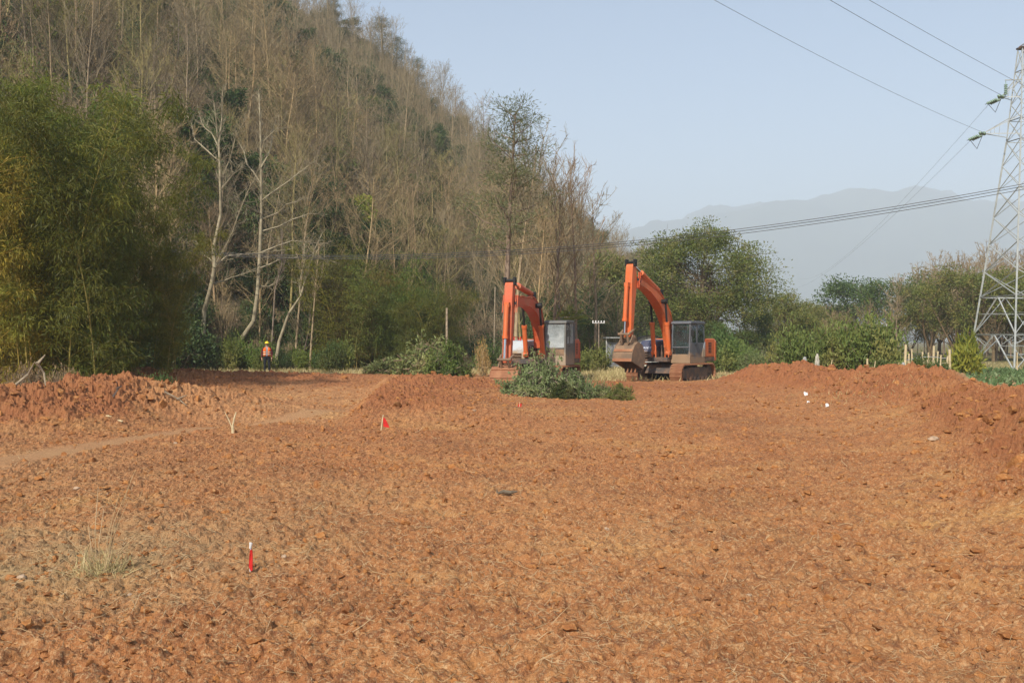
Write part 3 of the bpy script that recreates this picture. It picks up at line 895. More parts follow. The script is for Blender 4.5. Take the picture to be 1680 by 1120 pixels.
TW = shrub_proto(273, 1.6, 3.0, 46, 160, 0.14, 'drybush', 0.0, 'bark', 0.5, 16)

TINTS = [(1, 1, 1), (1.15, 1.08, 0.95), (0.78, 0.78, 0.84), (1.05, 0.95, 0.9), (0.85, 0.92, 0.68), (1.3, 1.2, 1.05), (.7, .68, .66), (.95, 1.0, .7)]
HILL_TREES = []
def hillside():
    rng = np.random.default_rng(31)
    pts = []
    cell = {}
    Y = rng.uniform(46, 270, 26000); X = -0.56*Y-6+rng.uniform(size=26000)*(0.72*Y+16)
    for x, y, d, z in zip(X, Y, hill_d(X, Y), hill_z(X, Y)):
        if d < 1.5: continue
        if x < -12 and y < 52 and x > -26: continue
        px, py = project(x, y, z)
        if py < -140 or px < -90 or y > 215+rng.uniform(-20, 20): continue
        sp = 2.5 if y < 120 else 2.8
        key = (int(x//sp), int(y//sp))
        if any((x-a)**2+(y-b)**2 < sp*sp for i in (-1, 0, 1) for j in (-1, 0, 1) for a, b in cell.get((key[0]+i, key[1]+j), ())): continue
        cell.setdefault(key, []).append((x, y))
        pts.append((y, x, z, d, px, py))
    pts.sort()
    far = []
    count = 0
    for (y, x, z, d, px, py) in pts:
        u = rng.uniform(); edge = d < 14
        k = rng.integers(0, 5) if u < 0.52 else (5+rng.integers(0, 2) if u < 0.78 else 7+rng.integers(0, 2))
        s = rng.uniform(0.74, 1.2)*(1.0 if y > 90 else 0.88)
        rz = rng.uniform(0, 6.28)
        vis = -60 < px < 1120 and py > -60
        if vis and count < 225:
            row = 'at the hill foot' if d < 9 else ('low on the hill' if d < 22 else 'halfway up the hill' if d < 40 else 'high on the hill')
            col_ = 'above the bamboo grove' if px < 260 else ('behind the pale forked trees' if px < 500 else ('above the dark bamboo thicket' if px < 720 else ('above the heap of cut greenery' if px < 850 else 'where the ridge falls to the excavators')))
            kind = 'slim bare tan tree' if k < 5 else ('wide bare tan tree' if k < 7 else 'scrubby grey-stemmed bare tree')
            r = plant('bare_tree', BARE[k][0], (x, y, z-0.1), rz, s, f'{kind}, {row}, {col_}', 'tree', 'bare trees on the wooded hillside', TINTS[rng.integers(len(TINTS))])
            r.rotation_euler = (rng.normal(0, .05), rng.normal(0, .05), rz); w = rng.uniform(.85, 1.5); r.scale = (s*w, s*w, s)
            HILL_TREES.append(r); count += 1
        else:
            e = float(fbm(np.array([x/11]), np.array([y/11+z/9]), 2, 161)[0])
            if e+rng.uniform(-.25, .25) > .07: k = 9+rng.integers(0, 3); s *= .85
            far.append((x, y, z-0.1, k, rz, s))
    far = np.array(far)
    protos = [joined(b[1], [MAT['bark'], MAT['twig']]) for b in BARE]+[joined(b[1], [MAT['darkbark'], MAT['leaf_dark' if i != 1 else 'leaf']]) for i, b in enumerate(EG)]
    gn_scatter('far_woods', far[:, :3], far[:, 3].astype(int), far[:, 4], far[:, 5], protos, 'mass of bare winter trees covering the upper hillside')
    # undergrowth between the trunks
    u = []
    Y = rng.uniform(44, 230, 8500); X = -0.56*Y-4+rng.uniform(size=8500)*(0.72*Y+16)
    Zh = hill_z(X, Y)
    for x, y, d, z, nz in zip(X, Y, hill_d(X, Y), Zh, fbm(X/14, Y/14+Zh/14, 2, 141)):
        if d < 0.5: continue
        px, py = project(x, y, z)
        if py < -60 or px < -60: continue
        foot = d < 8 and 300 < px < 780
        q = rng.uniform()+nz*1.2
        k = 3 if q < 0.30 else 0 if q < 0.46 else 1 if q < 0.78 else 2
        if d < 12 and rng.uniform() < 0.6: k = 2
        u.append((x, y, z-0.1, k, rng.uniform(0, 6.28), rng.uniform(0.7, 1.35)*(1+y/400)*(.45 if foot else 1)))
    u = np.array(u)
    def jm(p): 
        st, fo = p['stem'], p['foliage']
        def arr(me):
            V = np.empty(len(me.vertices)*3, np.float32); me.vertices.foreach_get('co', V)
            F = np.empty(len(me.loops), np.int32); me.loops.foreach_get('vertex_index', F)
            return V.reshape(-1, 3), F.reshape(-1, 4)
        a, b = arr(st), arr(fo)
        return mesh_np('bush', [(*a, 0), (*b, 1)], [st.materials[0], fo.materials[0]])
    gn_scatter('undergrowth', u[:, :3], u[:, 3].astype(int), u[:, 4], u[:, 5], [jm(DB), jm(OB), jm(GB), jm(TW)], 'brushwood and evergreen undergrowth between the trunks of the hillside')
hillside()

for (px, py, h, k, s, c, lab) in (
    (215, 25, 5, 0, 1.1, (.9, 1, .9), 'dark evergreen tree at the top of the hillside, above the bamboo grove'),
    (455, 70, 5, 0, 1.25, (.8, .95, 1.0), 'large dark blue-green evergreen tree near the hilltop, broadest there'),
    (480, 150, 4, 2, .9, (.8, .95, 1), 'small dark evergreen tree just below the broad one near the hilltop'),
    (370, 240, 4, 2, .95, (.9, 1, .9), 'dark evergreen tree behind the crown of the pale forked tree'),
    (530, 345, 4, 0, .75, (.9, 1.15, 1.3), 'rounded shiny blue-green evergreen tree low on the middle of the hillside'),
    (555, 295, 4, 1, 1.0, (.9, 1, .8), 'olive evergreen tree above the shiny blue-green one on the hillside'),
    (580, 390, 4, 1, 1.1, (1.6, 1.5, .7), 'yellowish olive evergreen tree standing beside the shiny blue-green one'),
    (660, 265, 4, 1, .9, (1, 1, .8), 'olive evergreen tree halfway up the slope under the ridge pines'),
    (720, 330, 4, 2, .75, (.85, 1, .9), 'narrow dark evergreen tree low on the slope left of the pine'),
    (700, 380, 4, 0, .85, (1, 1, .9), 'bushy dark evergreen tree above the heap of cut greenery'),
    (330, 330, 4, 2, 1.1, (.9, 1, .8), 'dark evergreen tree beside the trunk of the pale forked tree'),
    (420, 360, 4, 0, 1.0, (.9, 1, .8), 'dark evergreen tree between the two pale leaning trees'),
    (560, 110, 4, 1, 1.0, (1.1, 1.0, .8), 'brownish olive evergreen tree below the pines of the upper ridge'),
    (610, 190, 4, 1, .9, (1.1, 1.05, .8), 'olive evergreen tree high on the slope among bare tan trees'),
    (300, 90, 4, 1, 1.0, (1.2, 1.1, .7), 'yellow-olive evergreen tree high above the bamboo grove'),
    (90, 60, 5, 1, 1.2, (1.3, 1.15, .7), 'yellow-olive leafy tree in the upper corner of the hillside'),
    (640, 400, 4, 1, .85, (1.2, 1.1, .7), 'olive leafy tree just above the power cables on the slope')):
    r = on_hill(px, py, h*0.6)
    if r: plant('evergreen_tree', EG[k][0], (r[0], r[1], r[2]-.2), px*0.37, s, lab, 'tree', 'evergreen trees on the wooded hillside', c)

PINE = pine_proto(300, 13, 2.8, 0.46); PINE2 = pine_proto(301, 8, 2.0, 0.15)
def ridge(px, py_top, h, D):
    x = (px-840)/FPX*D; z = CAMH+(560-py_top)/FPX*D-h
    return (x, D, z)
def ridge_tree(name, parts, px, py_top, hp, lab, color=None, dmax=230):
    """stand a tree on the slope so that its top reaches the given height"""
    Da = np.arange(60, dmax, 1.0); xa = (px-840)/FPX*Da
    za = np.where(hill_d(xa, Da) > 0, hill_z(xa, Da), 0.0); ha = CAMH+(560-py_top)/FPX*Da-za
    i = int(np.argmin(np.abs(ha-hp))); x, D, zg, hh = float(xa[i]), float(Da[i]), float(za[i]), float(ha[i])
    return plant(name, parts, (x, D, zg-.2), px*0.7, max(0.6, min(1.5, hh/hp)), lab, 'tree', None, color)
ridge_tree('pine_tree', PINE, 828, 176, 13, 'open-crowned pine tree standing out on the falling ridge against the sky', (1.4, 1.25, 1.25), 165)
for i, (px, py, lab) in enumerate(((628, 30, 'topmost small dark pine on the ridge line against the sky'), (652, 62, 'second small dark pine down the ridge line, between its neighbours'), (684, 98, 'third small dark pine down the ridge line, lowest of the row'), (548, 0, 'small dark pine at the top edge of the ridge, partly cut by the frame'))):
    ridge_tree('pine_tree', PINE2, px, py, 8, lab)
TALL = bare_proto(310, 14, 0.13, 'upright', 26, 0.016, 'twig', 'greybark')[0]
SPR = bare_proto(311, 12, 0.16, 'spread', 24, 0.016, 'twig', 'greybark')[0]
ridge_tree('bare_tree', TALL, 921, 268, 14, 'tall pointed bare tree rising above the low end of the ridge', (.8, .75, .75), 140)
ridge_tree('bare_tree', SPR, 905, 300, 12, 'bare tree with wide curved boughs beside the tall pointed one', (.8, .72, .68), 140)
ridge_tree('bare_tree', TALL, 948, 318, 12, 'reddish-grey bare tree just right of the tall pointed one', (.95, .8, .78), 140)
ridge_tree('bare_tree', SPR, 980, 372, 10, 'low bare tree at the very end of the ridge above the cables', (.9, .85, .75), 130)
ridge_tree('bare_tree', SPR, 790, 168, 11, 'pinkish-grey bare tree immediately left of the ridge pine', (1.0, .88, .85), 230)
ridge_tree('bare_tree', SPR, 745, 155, 10, 'rounded grey bare tree on the ridge between the small pines and the big pine', (.95, .85, .82), 230)

for i, (px, py, k) in enumerate(((846, 228, 0), (862, 262, 1), (878, 285, 2), (806, 205, 1), (820, 235, 3), (838, 255, 4), (856, 292, 0), (872, 312, 1), (892, 322, 3), (812, 262, 2), (835, 290, 1), (900, 345, 4), (858, 330, 2), (880, 350, 0))):
    b = BARE[(0, 5, 1, 6, 2)[k]][0]
    r = ridge_tree('bare_tree', b, px, py, (9.5, 8.5, 11, 10, 12.5)[k], 'bare grey-tan tree crowding round the open pine on the falling ridge', TINTS[i % 8], 160)
    r['group'] = 'bare trees round the ridge pine'
# ------------------------------------------------------------------ pale forked trees at the field edge (traced trunks with real depth)
def edge_tree(name, D, trunk, r, boughs, label, seed, twl=1.3, mat='palebark', dens=9):
    rng = np.random.default_rng(seed)
    def P3(pp, k): return np.array(at(pp[0], pp[1], D+k))
    base = P3(trunk[0], 0)
    zb = ground_z(base[0], base[1]); 
    root = empty(name, (base[0], base[1], zb-0.05), 0, label, 'tree', 'pale trees at the edge of the dug field')
    o0 = np.array(root.location)
    T = Seg(); tp = [P3(p, 0.25*math.sin(i*1.7)) for i, p in enumerate(trunk)]
    tp[0][2] = min(tp[0][2], zb-0.1)
    T.line([p-o0 for p in tp], r, max(r*0.22, 0.015))
    S = Seg()
    for b in boughs:
        sgn = rng.choice([-1, 1]); pts = [P3(p, sgn*0.7*i+rng.normal(0, .15)) for i, p in enumerate(b)]
        pts = sum([[p, (p+q)/2+rng.normal(0, .10, 3)] for p, q in zip(pts[:-1], pts[1:])], [])+[pts[-1]]
        pts = [p-o0 for p in pts]
        rb = r*0.34
        S.line(pts, rb, 0.016)
        ln = sum(np.linalg.norm(pts[i+1]-pts[i]) for i in range(len(pts)-1))
        twigs(rng, S, pts, twl, int(dens*max(1, ln/2.2)), 6, 0.07, 0.010)
    twigs(rng, S, [p-o0 for p in tp[len(tp)//2:]], twl, dens*5, 6, 0.07, 0.011)
    tv, tf = T.geo(8); sv, sf = S.geo(4)
    obj('trunk', mesh_np('trunk', [(tv, tf, 0)], [MAT[mat]], True), root)
    obj('crown', mesh_np('crown', [(sv, sf, 0)], [MAT[mat]]), root)
edge_tree('bare_tree', 60, [(331, 560), (335, 510), (346, 470), (352, 440), (350, 408), (362, 352), (361, 290), (359, 236), (364, 195), (365, 148)], 0.15,
    [[(359, 264), (332, 240), (317, 216), (304, 184)], [(358, 240), (338, 212), (326, 184)], [(357, 226), (351, 167)], [(366, 287), (386, 227), (411, 184)], [(364, 309), (398, 274)], [(349, 441), (381, 381), (407, 313), (428, 266)], [(350, 440), (372, 420), (430, 415), (480, 408)], [(352, 432), (330, 415), (318, 385)], [(346, 466), (380, 455), (420, 440)]],
    'pale forked bare tree with a wide crown, left of the leaning pale tree', 41)
edge_tree('bare_tree', 62, [(386, 580), (392, 562), (416, 527), (422, 484), (426, 420), (429, 343), (428, 249), (427, 206), (425, 155)], 0.17,
    [[(429, 250), (450, 215), (470, 190)], [(428, 330), (470, 300), (520, 262)], [(428, 360), (470, 335), (500, 325)], [(427, 300), (405, 270), (395, 240)], [(428, 380), (480, 360), (530, 350)], [(427, 415), (480, 395), (540, 400)], [(426, 440), (460, 425), (520, 418), (550, 430)], [(424, 470), (455, 462)], [(428, 275), (445, 240), (452, 200)], [(426, 350), (400, 335), (385, 310)]],
    'pale bare tree with a curved leaning foot, just behind the worker', 42)
edge_tree('bare_tree', 61, [(450, 590), (458, 560), (474, 514), (493, 486), (510, 429), (525, 405)], 0.12, [[(493, 486), (498, 440), (500, 400)], [(510, 430), (530, 380)]], 'slender tan tree leaning right beside the worker', 43, 0.9)
edge_tree('bare_tree', 61, [(507, 600), (509, 588), (515, 506), (518, 467), (524, 400)], 0.085, [[(517, 480), (530, 430)]], 'thin straight orange-tan tree right of the leaning slender one', 44, 0.8, 'bark')
edge_tree('bare_tree', 63, [(484, 580), (486, 561), (494, 470), (497, 420), (503, 360)], 0.09, [[(495, 450), (480, 400)], [(497, 425), (515, 380)]], 'thin tan tree rising between the leaning slender one and the straight one', 45, 0.8, 'bark')
edge_tree('bare_tree', 62.5, [(445, 590), (446, 566), (451, 476), (462, 437), (463, 380)], 0.075, [[(455, 460), (470, 420)]], 'thin grey-green tree directly behind the worker\'s shoulder', 46, 0.8, 'greybark')

# ------------------------------------------------------------------ bamboo grove and thicket
BAM = [bamboo_proto(400+i, H, nod, 4200, (.18, .06, .22, .05, .14)[i]) for i, (H, nod) in enumerate(((11.5, 2.2), (10, 2.6), (12.5, 1.6), (9, 2.2), (11, 3.2)))]
BTH = [bamboo_proto(410+i, H, nod, 2000, 0.22) for i, (H, nod) in enumerate(((7.5, 1.8), (6.5, 1.6)))]
def bamboo():
    rng = np.random.default_rng(51)
    pts = []
    for _ in range(6000):
        D = rng.uniform(31, 42); px = rng.uniform(-110, 290)
        x = (px-840)/FPX*D
        if px > 210 and D < 36: continue
        if any((x-a)**2+(D-b)**2 < 1.0 for a, b, c in pts): continue
        pts.append((x, D, px))
        if len(pts) >= 150: break
    for x, y, px in pts:
        top = np.interp(px, [-110, 20, 80, 140, 180, 220, 260, 290], [250, 235, 150, 155, 200, 270, 340, 390])*rng.uniform(0.92, 1.2)
        h = CAMH+(560-top)/FPX*y
        z = ground_z(x, y); k = rng.integers(0, 5); H0 = (11.5, 10, 12.5, 9, 11)[k]
        s = max(0.45, min(1.25, (h-z)/(H0*0.93)))
        if px < 70: c = (1.15, 1.08, .75); lab = 'yellow-green bamboo with drooping leaves at the outer edge of the grove'
        elif px < 210: c = (.58, .70, .52); lab = 'tall dark green bamboo in the middle of the grove'
        else: c = (.8, .8, .6); lab = 'shorter brownish green bamboo at the grove\'s edge near the shaded mound'
        q = rng.uniform(0.75, 1.25); w = rng.uniform(.92, 1.25); c = (c[0]*q*w, c[1]*q, c[2]*q)
        plant('bamboo', BAM[k], (x, y, z-.1), rng.uniform(0, 6.28), s, lab, 'bamboo', 'bamboo plants of the grove at the field edge', c)
    n = 0
    for i in range(58):
        px = rng.uniform(520, 735); D = rng.uniform(60, 68); x = (px-840)/FPX*D; z = ground_z(x, D); k = rng.integers(0, 2)
        plant('bamboo', BTH[k], (x, D, z-.1), rng.uniform(0, 6.28), rng.uniform(.75, 1.1)*(0.85 if px > 660 else 1), 'short dark bamboo in the thicket behind the heap of cut greenery', 'bamboo', 'bamboo plants of the dark thicket', tuple(v*rng.uniform(.6, .95) for v in (.85, .85, .7)))
bamboo()

# ------------------------------------------------------------------ shrubs at the field edge
SH = {
 'green': shrub_proto(500, 1.0, 1.0, 26, 1500, 0.15, 'leaf_green', 0.1),
 'pale': shrub_proto(501, 1.0, 1.0, 46, 4200, 0.11, 'leaf_pale', 0.15, 'greybark', 0.45, 9),
 'dark': shrub_proto(502, 1.0, 1.0, 34, 3000, 0.12, 'leaf_dark', 0.1, 'darkbark', 0.55),
 'citrus': shrub_proto(503, 1.0, 1.0, 44, 4200, 0.105, 'leaf', 0.1, 'darkbark', 0.5),
 'yellow': shrub_proto(504, 1.0, 1.0, 40, 900, 0.34, 'leaf_yellow', 0.15, 'darkbark', 0.3),
 'heap': heap_proto(506, 110, 5600, 0.115, 'leaf_pale'),
 'heap_b': heap_proto(507, 100, 5000, 0.12, 'leaf_pale'),
 'heap_green': heap_proto(508, 110, 6000, 0.115, 'leaf_green', 'darkbark', .5),
 'dry': shrub_proto(505, 1.0, 1.0, 40, 900, 0.13, 'drybush', 0.0, 'greybark', 0.4, 10)}
def shrub(kind, px, ytop, ybase, hw, D, lab, name='shrub', color=None, group=None, depth=1.0):
    x = (px-840)/FPX*D; zb = CAMH+(560-ybase)/FPX*D; h = (ybase-ytop)/FPX*D; w = hw/FPX*D
    g = ground_z(x, D); zb = min(zb, g+0.15) if zb > g+0.3 else zb
    if kind.startswith('heap'): h *= 1.22
    return plant(name, SH[kind], (x, D, min(zb, g)), px*0.31, (w/1.1, w/1.1*depth, h/1.02+max(0, zb-g)), lab, name.split('_')[-1], group, color)
shrub('heap_green', 735, 567, 617, 52, 46, 'dense leafy green heap of cut branches, largest of the greenery by the field edge', 'brush_heap', (.9, 1.05, .75), None, .8)
shrub('heap', 700, 562, 612, 62, 47.5, 'pale wilted brush heap piled behind and left of the green heap', 'brush_heap', (1.15, 1.1, .9), None, .7)
shrub('heap_b', 632, 585, 612, 40, 48, 'low straggling brush heap trailing left of the pale heap', 'brush_heap', (1, .95, .8))
shrub('dry', 790, 555, 605, 16, 47, 'tall clump of dry straw-coloured reeds beside the left excavator bucket', 'reed_clump', (1.7, 1.6, 1.2))
shrub('heap', 893, 588, 655, 56, 31.4, 'tallest middle part of the felled leafy branches in front of the left excavator', 'branch_pile', (1.1, 1.12, 1.1), 'felled branch piles before the left excavator', .7)
shrub('heap_b', 850, 618, 657, 40, 31.0, 'felled branches at the left end of the pile before the left excavator', 'branch_pile', (1.0, 1.05, .95), 'felled branch piles before the left excavator', .7)
shrub('heap_b', 948, 606, 655, 48, 31.3, 'felled branches right of the tallest part of the pile', 'branch_pile', (.9, .95, .9), 'felled branch piles before the left excavator', .7)
shrub('heap_green', 925, 628, 656, 34, 30.8, 'dark leafy branches on the near side of the felled pile', 'branch_pile', (.6, .65, .6), 'felled branch piles before the left excavator', .6)
shrub('heap', 985, 630, 655, 28, 31, 'low wilted branches trailing off the right side of the felled pile', 'branch_pile', (1.1, 1.1, .95), 'felled branch piles before the left excavator', .7)
shrub('heap_green', 1015, 632, 655, 30, 30.6, 'small bright green branch heap at the right end of the felled pile', 'branch_pile', (1.25, 1.15, .95), None, .6)
shrub('citrus', 1302, 535, 612, 44, 50, 'dark green citrus bush, the smaller one at the left of the pair behind the bank', 'citrus_bush', (1.0, 1.0, .85))
shrub('citrus', 1375, 530, 612, 52, 49, 'middle dark green citrus bush of the row behind the bank', 'citrus_bush', (1.05, 1.0, .85))
shrub('citrus', 1430, 520, 612, 62, 48, 'largest and tallest citrus bush behind the bank, right of the plastic bags', 'citrus_bush', (1.0, 1.0, .8))
shrub('green', 1450, 590, 615, 28, 44, 'low bright shrub at the foot of the largest citrus bush', 'shrub', (.8, .85, .7))
shrub('green', 1513, 585, 618, 24, 41, 'rounded green shrub growing against the stick fence', 'shrub', (.7, .8, .6))
shrub('dark', 1540, 588, 612, 22, 42, 'small dark shrub inside the stick fence', 'shrub', (1.1, 1.1, 1))
shrub('yellow', 1583, 573, 610, 30, 46, 'bright yellow-green leafy shrub between the stick fence and the pylon', 'shrub')
shrub('yellow', 1585, 550, 600, 26, 55, 'taller olive-yellow shrub behind the bright yellow one', 'shrub', (.6, .65, .6))
shrub('dark', 1185, 545, 605, 30, 58, 'dark ivy-green bush directly behind the right excavator counterweight', 'shrub', (1.1, 1.2, 1))
shrub('citrus', 1205, 560, 608, 44, 57, 'wide dark green bush right of the right excavator', 'shrub', (.9, 1.0, .8))
shrub('pale', 1235, 575, 612, 26, 54, 'small pale-leaved bush at the left end of the spoil bank', 'shrub', (.9, .95, .8))
shrub('green', 985, 572, 608, 30, 56, 'yellow-green bush between the two excavators', 'shrub', (1.3, 1.2, .9))
shrub('green', 955, 578, 610, 26, 54, 'yellow-green bush beside the left excavator counterweight', 'shrub', (1.25, 1.15, 1))
shrub('green', 805, 560, 600, 30, 58, 'green bush behind the left excavator stick', 'shrub', (.75, .9, .8))
shrub('green', 234, 622, 662, 24, 27, 'young leafy shrub growing in the gap between the two spoil mounds', 'shrub', (.7, .85, .7))
shrub('dark', 262, 618, 660, 30, 29, 'dark shrub behind the young one in the gap between the mounds', 'shrub', (1.1, 1.1, 1))
shrub('dry', 110, 585, 640, 40, 26, 'tangle of dead grey branches behind the left spoil heap', 'shrub', (1, 1, 1))
shrub('dry', 40, 590, 648, 40, 27, 'dead brushwood at the far left behind the spoil heap', 'shrub', (.9, .9, .9))
def edge_shrubs():
    rng = np.random.default_rng(61)
    for i in range(26):
        px = rng.uniform(325, 640); D = rng.uniform(57, 64); hw = rng.uniform(14, 30); h = rng.uniform(22, 46)
        k = 'green' if px < 480 or rng.uniform() < .5 else 'dark'
        zone = 'left of the worker' if px < 425 else ('right of the worker' if px < 520 else 'under the dark bamboo thicket')
        c = (rng.uniform(1.0, 1.4), rng.uniform(1.0, 1.3), .85)
        shrub(k, px, 603-h, 604, hw, D, f'low {"green" if k == "green" else "dark"} undergrowth shrub at the wood\'s edge {zone}', 'shrub', c, 'low shrubs along the edge of the wood')
    for i in range(46):
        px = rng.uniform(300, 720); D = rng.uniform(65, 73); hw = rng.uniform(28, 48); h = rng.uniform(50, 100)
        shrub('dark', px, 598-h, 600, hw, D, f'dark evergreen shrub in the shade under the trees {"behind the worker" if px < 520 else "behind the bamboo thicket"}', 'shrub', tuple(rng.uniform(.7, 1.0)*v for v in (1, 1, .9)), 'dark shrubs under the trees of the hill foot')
edge_shrubs()

def foot_trees():
    rng = np.random.default_rng(63)
    for i in range(20):
        px = rng.uniform(315, 770); D0 = 64+max(0, px-500)*0.07
        for _ in range(20):
            D = D0+rng.uniform(3, 16); x = (px-840)/FPX*D
            if 4 < float(hill_d(np.array([x]), np.array([D]))[0]) < 15: break
        t = rng.uniform(.6, .95)
        plant('evergreen_tree', EG[rng.integers(0, 3)][0], (x, D, ground_z(x, D)-.2), rng.uniform(0, 6), rng.uniform(.75, 1.0), 'dark evergreen tree shading the hill foot '+('behind the pale forked trees' if px < 480 else 'behind the bamboo thicket'), 'tree', 'dark evergreen trees along the hill foot', (t, t*1.05, t*.9))
foot_trees()

# palm with fan leaves
def palm():
    rng = np.random.default_rng(71)
    p = at(930, 598, 66); g = ground_z(p.x, p.y)
    root = empty('palm_tree', (p.x, p.y, g-.1), 0, 'fan palm with yellow-green leaves above the left excavator cab', 'palm')
    T = Seg(); T.line([np.array([0, 0, -.2]), np.array([.05, 0, 1.6]), np.array([0.05, 0, 3.0])], .14, .11)
    Cn, Dn, st = [], [], Seg()
    for i in range(26):
        d = dir_at(i*2.4, rng.uniform(.3, 1.7)); b = np.array([.05, 0, 3.0]); q = b+d*rng.uniform(.7, 1.0); st.line([b, q], .018, .012)
        s = np.cross(d, [0, 0, 1]); s /= np.linalg.norm(s)
        for t in np.linspace(-1.3, 1.3, 15):
            Cn.append(q); v = d*math.cos(t)+s*math.sin(t); Dn.append(v/np.linalg.norm(v)-np.array([0, 0, .15]))
    V, F = leafs(np.array(Cn), unit(np.array(Dn)), rng.uniform(.6, .85, len(Cn)), .07, rng, 1)
    obj('trunk', mesh_np('trunk', [(*T.geo(8), 0), (*st.geo(4), 0)], [MAT['darkbark']]), root)
    obj('crown', mesh_np('crown', [(V, F, 0)], [MAT['leaf_yellow']]), root).color = (.75, .8, .7, 1)
palm()

# ------------------------------------------------------------------ camphor and far treeline
CAM = leafy_proto(600, 11.0, 5.2, 1.0, 1.7, 150, 350, 0.19, 'leaf', 'darkbark', 0.27, .7, 5, 1.05, .4, -.8)[0]
p = at(1150, 592, 78)
plant('broadleaf_tree', CAM, (p.x, p.y, 0), 0.6, (1.0, 1.0, 0.985), 'large rounded evergreen tree with visible dark limbs, behind the right excavator', 'tree', None, (1.05, .98, .85))
RT = [leafy_proto(610+i, H, cr, 1.0, b, nc, 130, .26, mat, 'darkbark', .18, .7, 4) [0] for i, (H, cr, b, nc, mat) in enumerate(((9, 3.6, 1.6, 48, 'leaf'), (8, 3.0, 1.0, 44, 'leaf'), (7.5, 3.4, 2.4, 40, 'leaf_dark'), (10, 2.6, 1.5, 44, 'leaf')))]
RB = [bare_proto(620+i, H, .09, st, nm, .02, 'twig', 'greybark', 4, 5)[0] for i, (H, st, nm) in enumerate(((11, 'upright', 26), (8, 'scrub', 26), (7, 'spread', 24)))]
H_RT = (9, 8, 7.5, 10); H_RB = (11, 8, 7)
def far_tree(px, ytop, D, kind, k, lab, color=None, group=None, wide=1.0):
    x = (px-840)/FPX*D; h = CAMH+(560-ytop)/FPX*D
    parts, H0 = (RT[k], H_RT[k]) if kind == 'leafy' else (RB[k], H_RB[k])
    s = h/H0
    return plant('leafy_tree' if kind == 'leafy' else 'bare_tree', parts, (x, D, ground_z(x, D)-.1), px*.61, (s*wide, s*wide, s), lab, 'tree', group, color)
far_tree(1400, 455, 135, 'leafy', 2, 'round-headed evergreen tree standing above the middle of the far treeline', (1.1, 1.15, 1))
far_tree(1465, 458, 125, 'leafy', 2, 'round evergreen tree at the left of the tall mixed wood by the pylon', (1.2, 1.2, 1))
far_tree(1278, 478, 92, 'leafy', 0, 'olive leafy tree immediately right of the large rounded evergreen', (1.15, 1.0, .8))
far_tree(1322, 492, 98, 'leafy', 0, 'second olive leafy tree right of the large rounded evergreen', (1.1, .95, .8))
far_tree(1243, 505, 84, 'leafy', 1, 'low dark leafy tree between the large evergreen and the small mast', (.8, .85, .8))
far_tree(1175, 525, 74, 'leafy', 1, 'low dark leafy tree at the foot of the large rounded evergreen', (.65, .75, .7))
far_tree(1525, 455, 96, 'leafy', 3, 'tall olive leafy tree in the mixed wood left of the pylon', (1.15, 1.0, .8))
far_tree(1570, 430, 94, 'leafy', 3, 'tallest olive leafy tree in the mixed wood beside the pylon', (1.1, .95, .75))
far_tree(1630, 440, 90, 'leafy', 0, 'olive leafy tree seen through the pylon lattice', (1.05, .95, .75))
far_tree(1690, 430, 92, 'leafy', 3, 'olive leafy tree at the right edge behind the pylon', (1, .92, .75))
far_tree(1000, 410, 84, 'leafy', 1, 'thin-crowned leafy tree rising between the two excavators', (1.1, 1.0, .85), None, .7)
far_tree(955, 470, 80, 'leafy', 2, 'dark evergreen tree behind the left excavator cab', (.7, .85, .8))
far_tree(895, 455, 82, 'leafy', 3, 'narrow dark evergreen tree above the left excavator boom', (.6, .75, .7), None, .8)
far_tree(1010, 470, 76, 'bare', 1, 'grey bare scrub tree left of the right excavator stick', (.9, .9, .8))
far_tree(970, 430, 78, 'bare', 2, 'bare spreading tree above the white comb-like pole', (.9, .9, .8))
far_tree(930, 455, 76, 'bare', 1, 'bare scrub tree over the left excavator cab', (.85, .85, .8))
def treeline():
    rng = np.random.default_rng(81)
    for i in range(74):
        px = rng.uniform(1225, 1760); D = rng.uniform(92, 150)
        top = np.interp(px, [1225, 1300, 1340, 1380, 1440, 1480, 1520, 1600, 1760], [520, 505, 515, 500, 495, 475, 450, 445, 440])+rng.uniform(-8, 55)
        bare = rng.uniform() < .55
        zone = 'between the large evergreen and the round-headed tree' if px < 1400 else ('left of the tall mixed wood' if px < 1490 else 'in the mixed wood by the pylon')
        t = rng.uniform(.8, 1.15)
        far_tree(px, top, D, 'bare' if bare else 'leafy', rng.integers(1, 3) if bare else rng.integers(0, 2), ('brown bare scrub tree ' if bare else 'olive leafy tree ')+'of the far treeline '+zone, (t*1.0, t*.95, t*.88) if bare else (t*1.1, t*.95, t*.75), 'trees of the far treeline', 1.15)
    for i in range(26):
        px = rng.uniform(1420, 1740); D = rng.uniform(115, 145); top = np.interp(px, [1420, 1500, 1560, 1640, 1740], [470, 440, 408, 400, 410])+rng.uniform(0, 40)
        t = rng.uniform(.85, 1.1)
        far_tree(px, top, D, 'bare', 0, 'tall slim bare poplar showing above the mixed wood by the pylon', (t*1.05, t*.98, t*.95), 'bare poplars above the far mixed wood', .9)
    for i in range(30):
        px = rng.uniform(850, 1260); D = rng.uniform(72, 100); top = rng.uniform(500, 560)
        bare = rng.uniform() < .35
        zone = 'behind the left excavator' if px < 960 else ('between the excavators' if px < 1030 else 'under the large rounded evergreen')
        far_tree(px, top, D, 'bare' if bare else 'leafy', 1 if bare else rng.integers(1, 3), ('low bare scrub ' if bare else 'low dark leafy tree ')+zone, (.8, .85, .75), 'low trees behind the excavators', 1.3)
treeline()
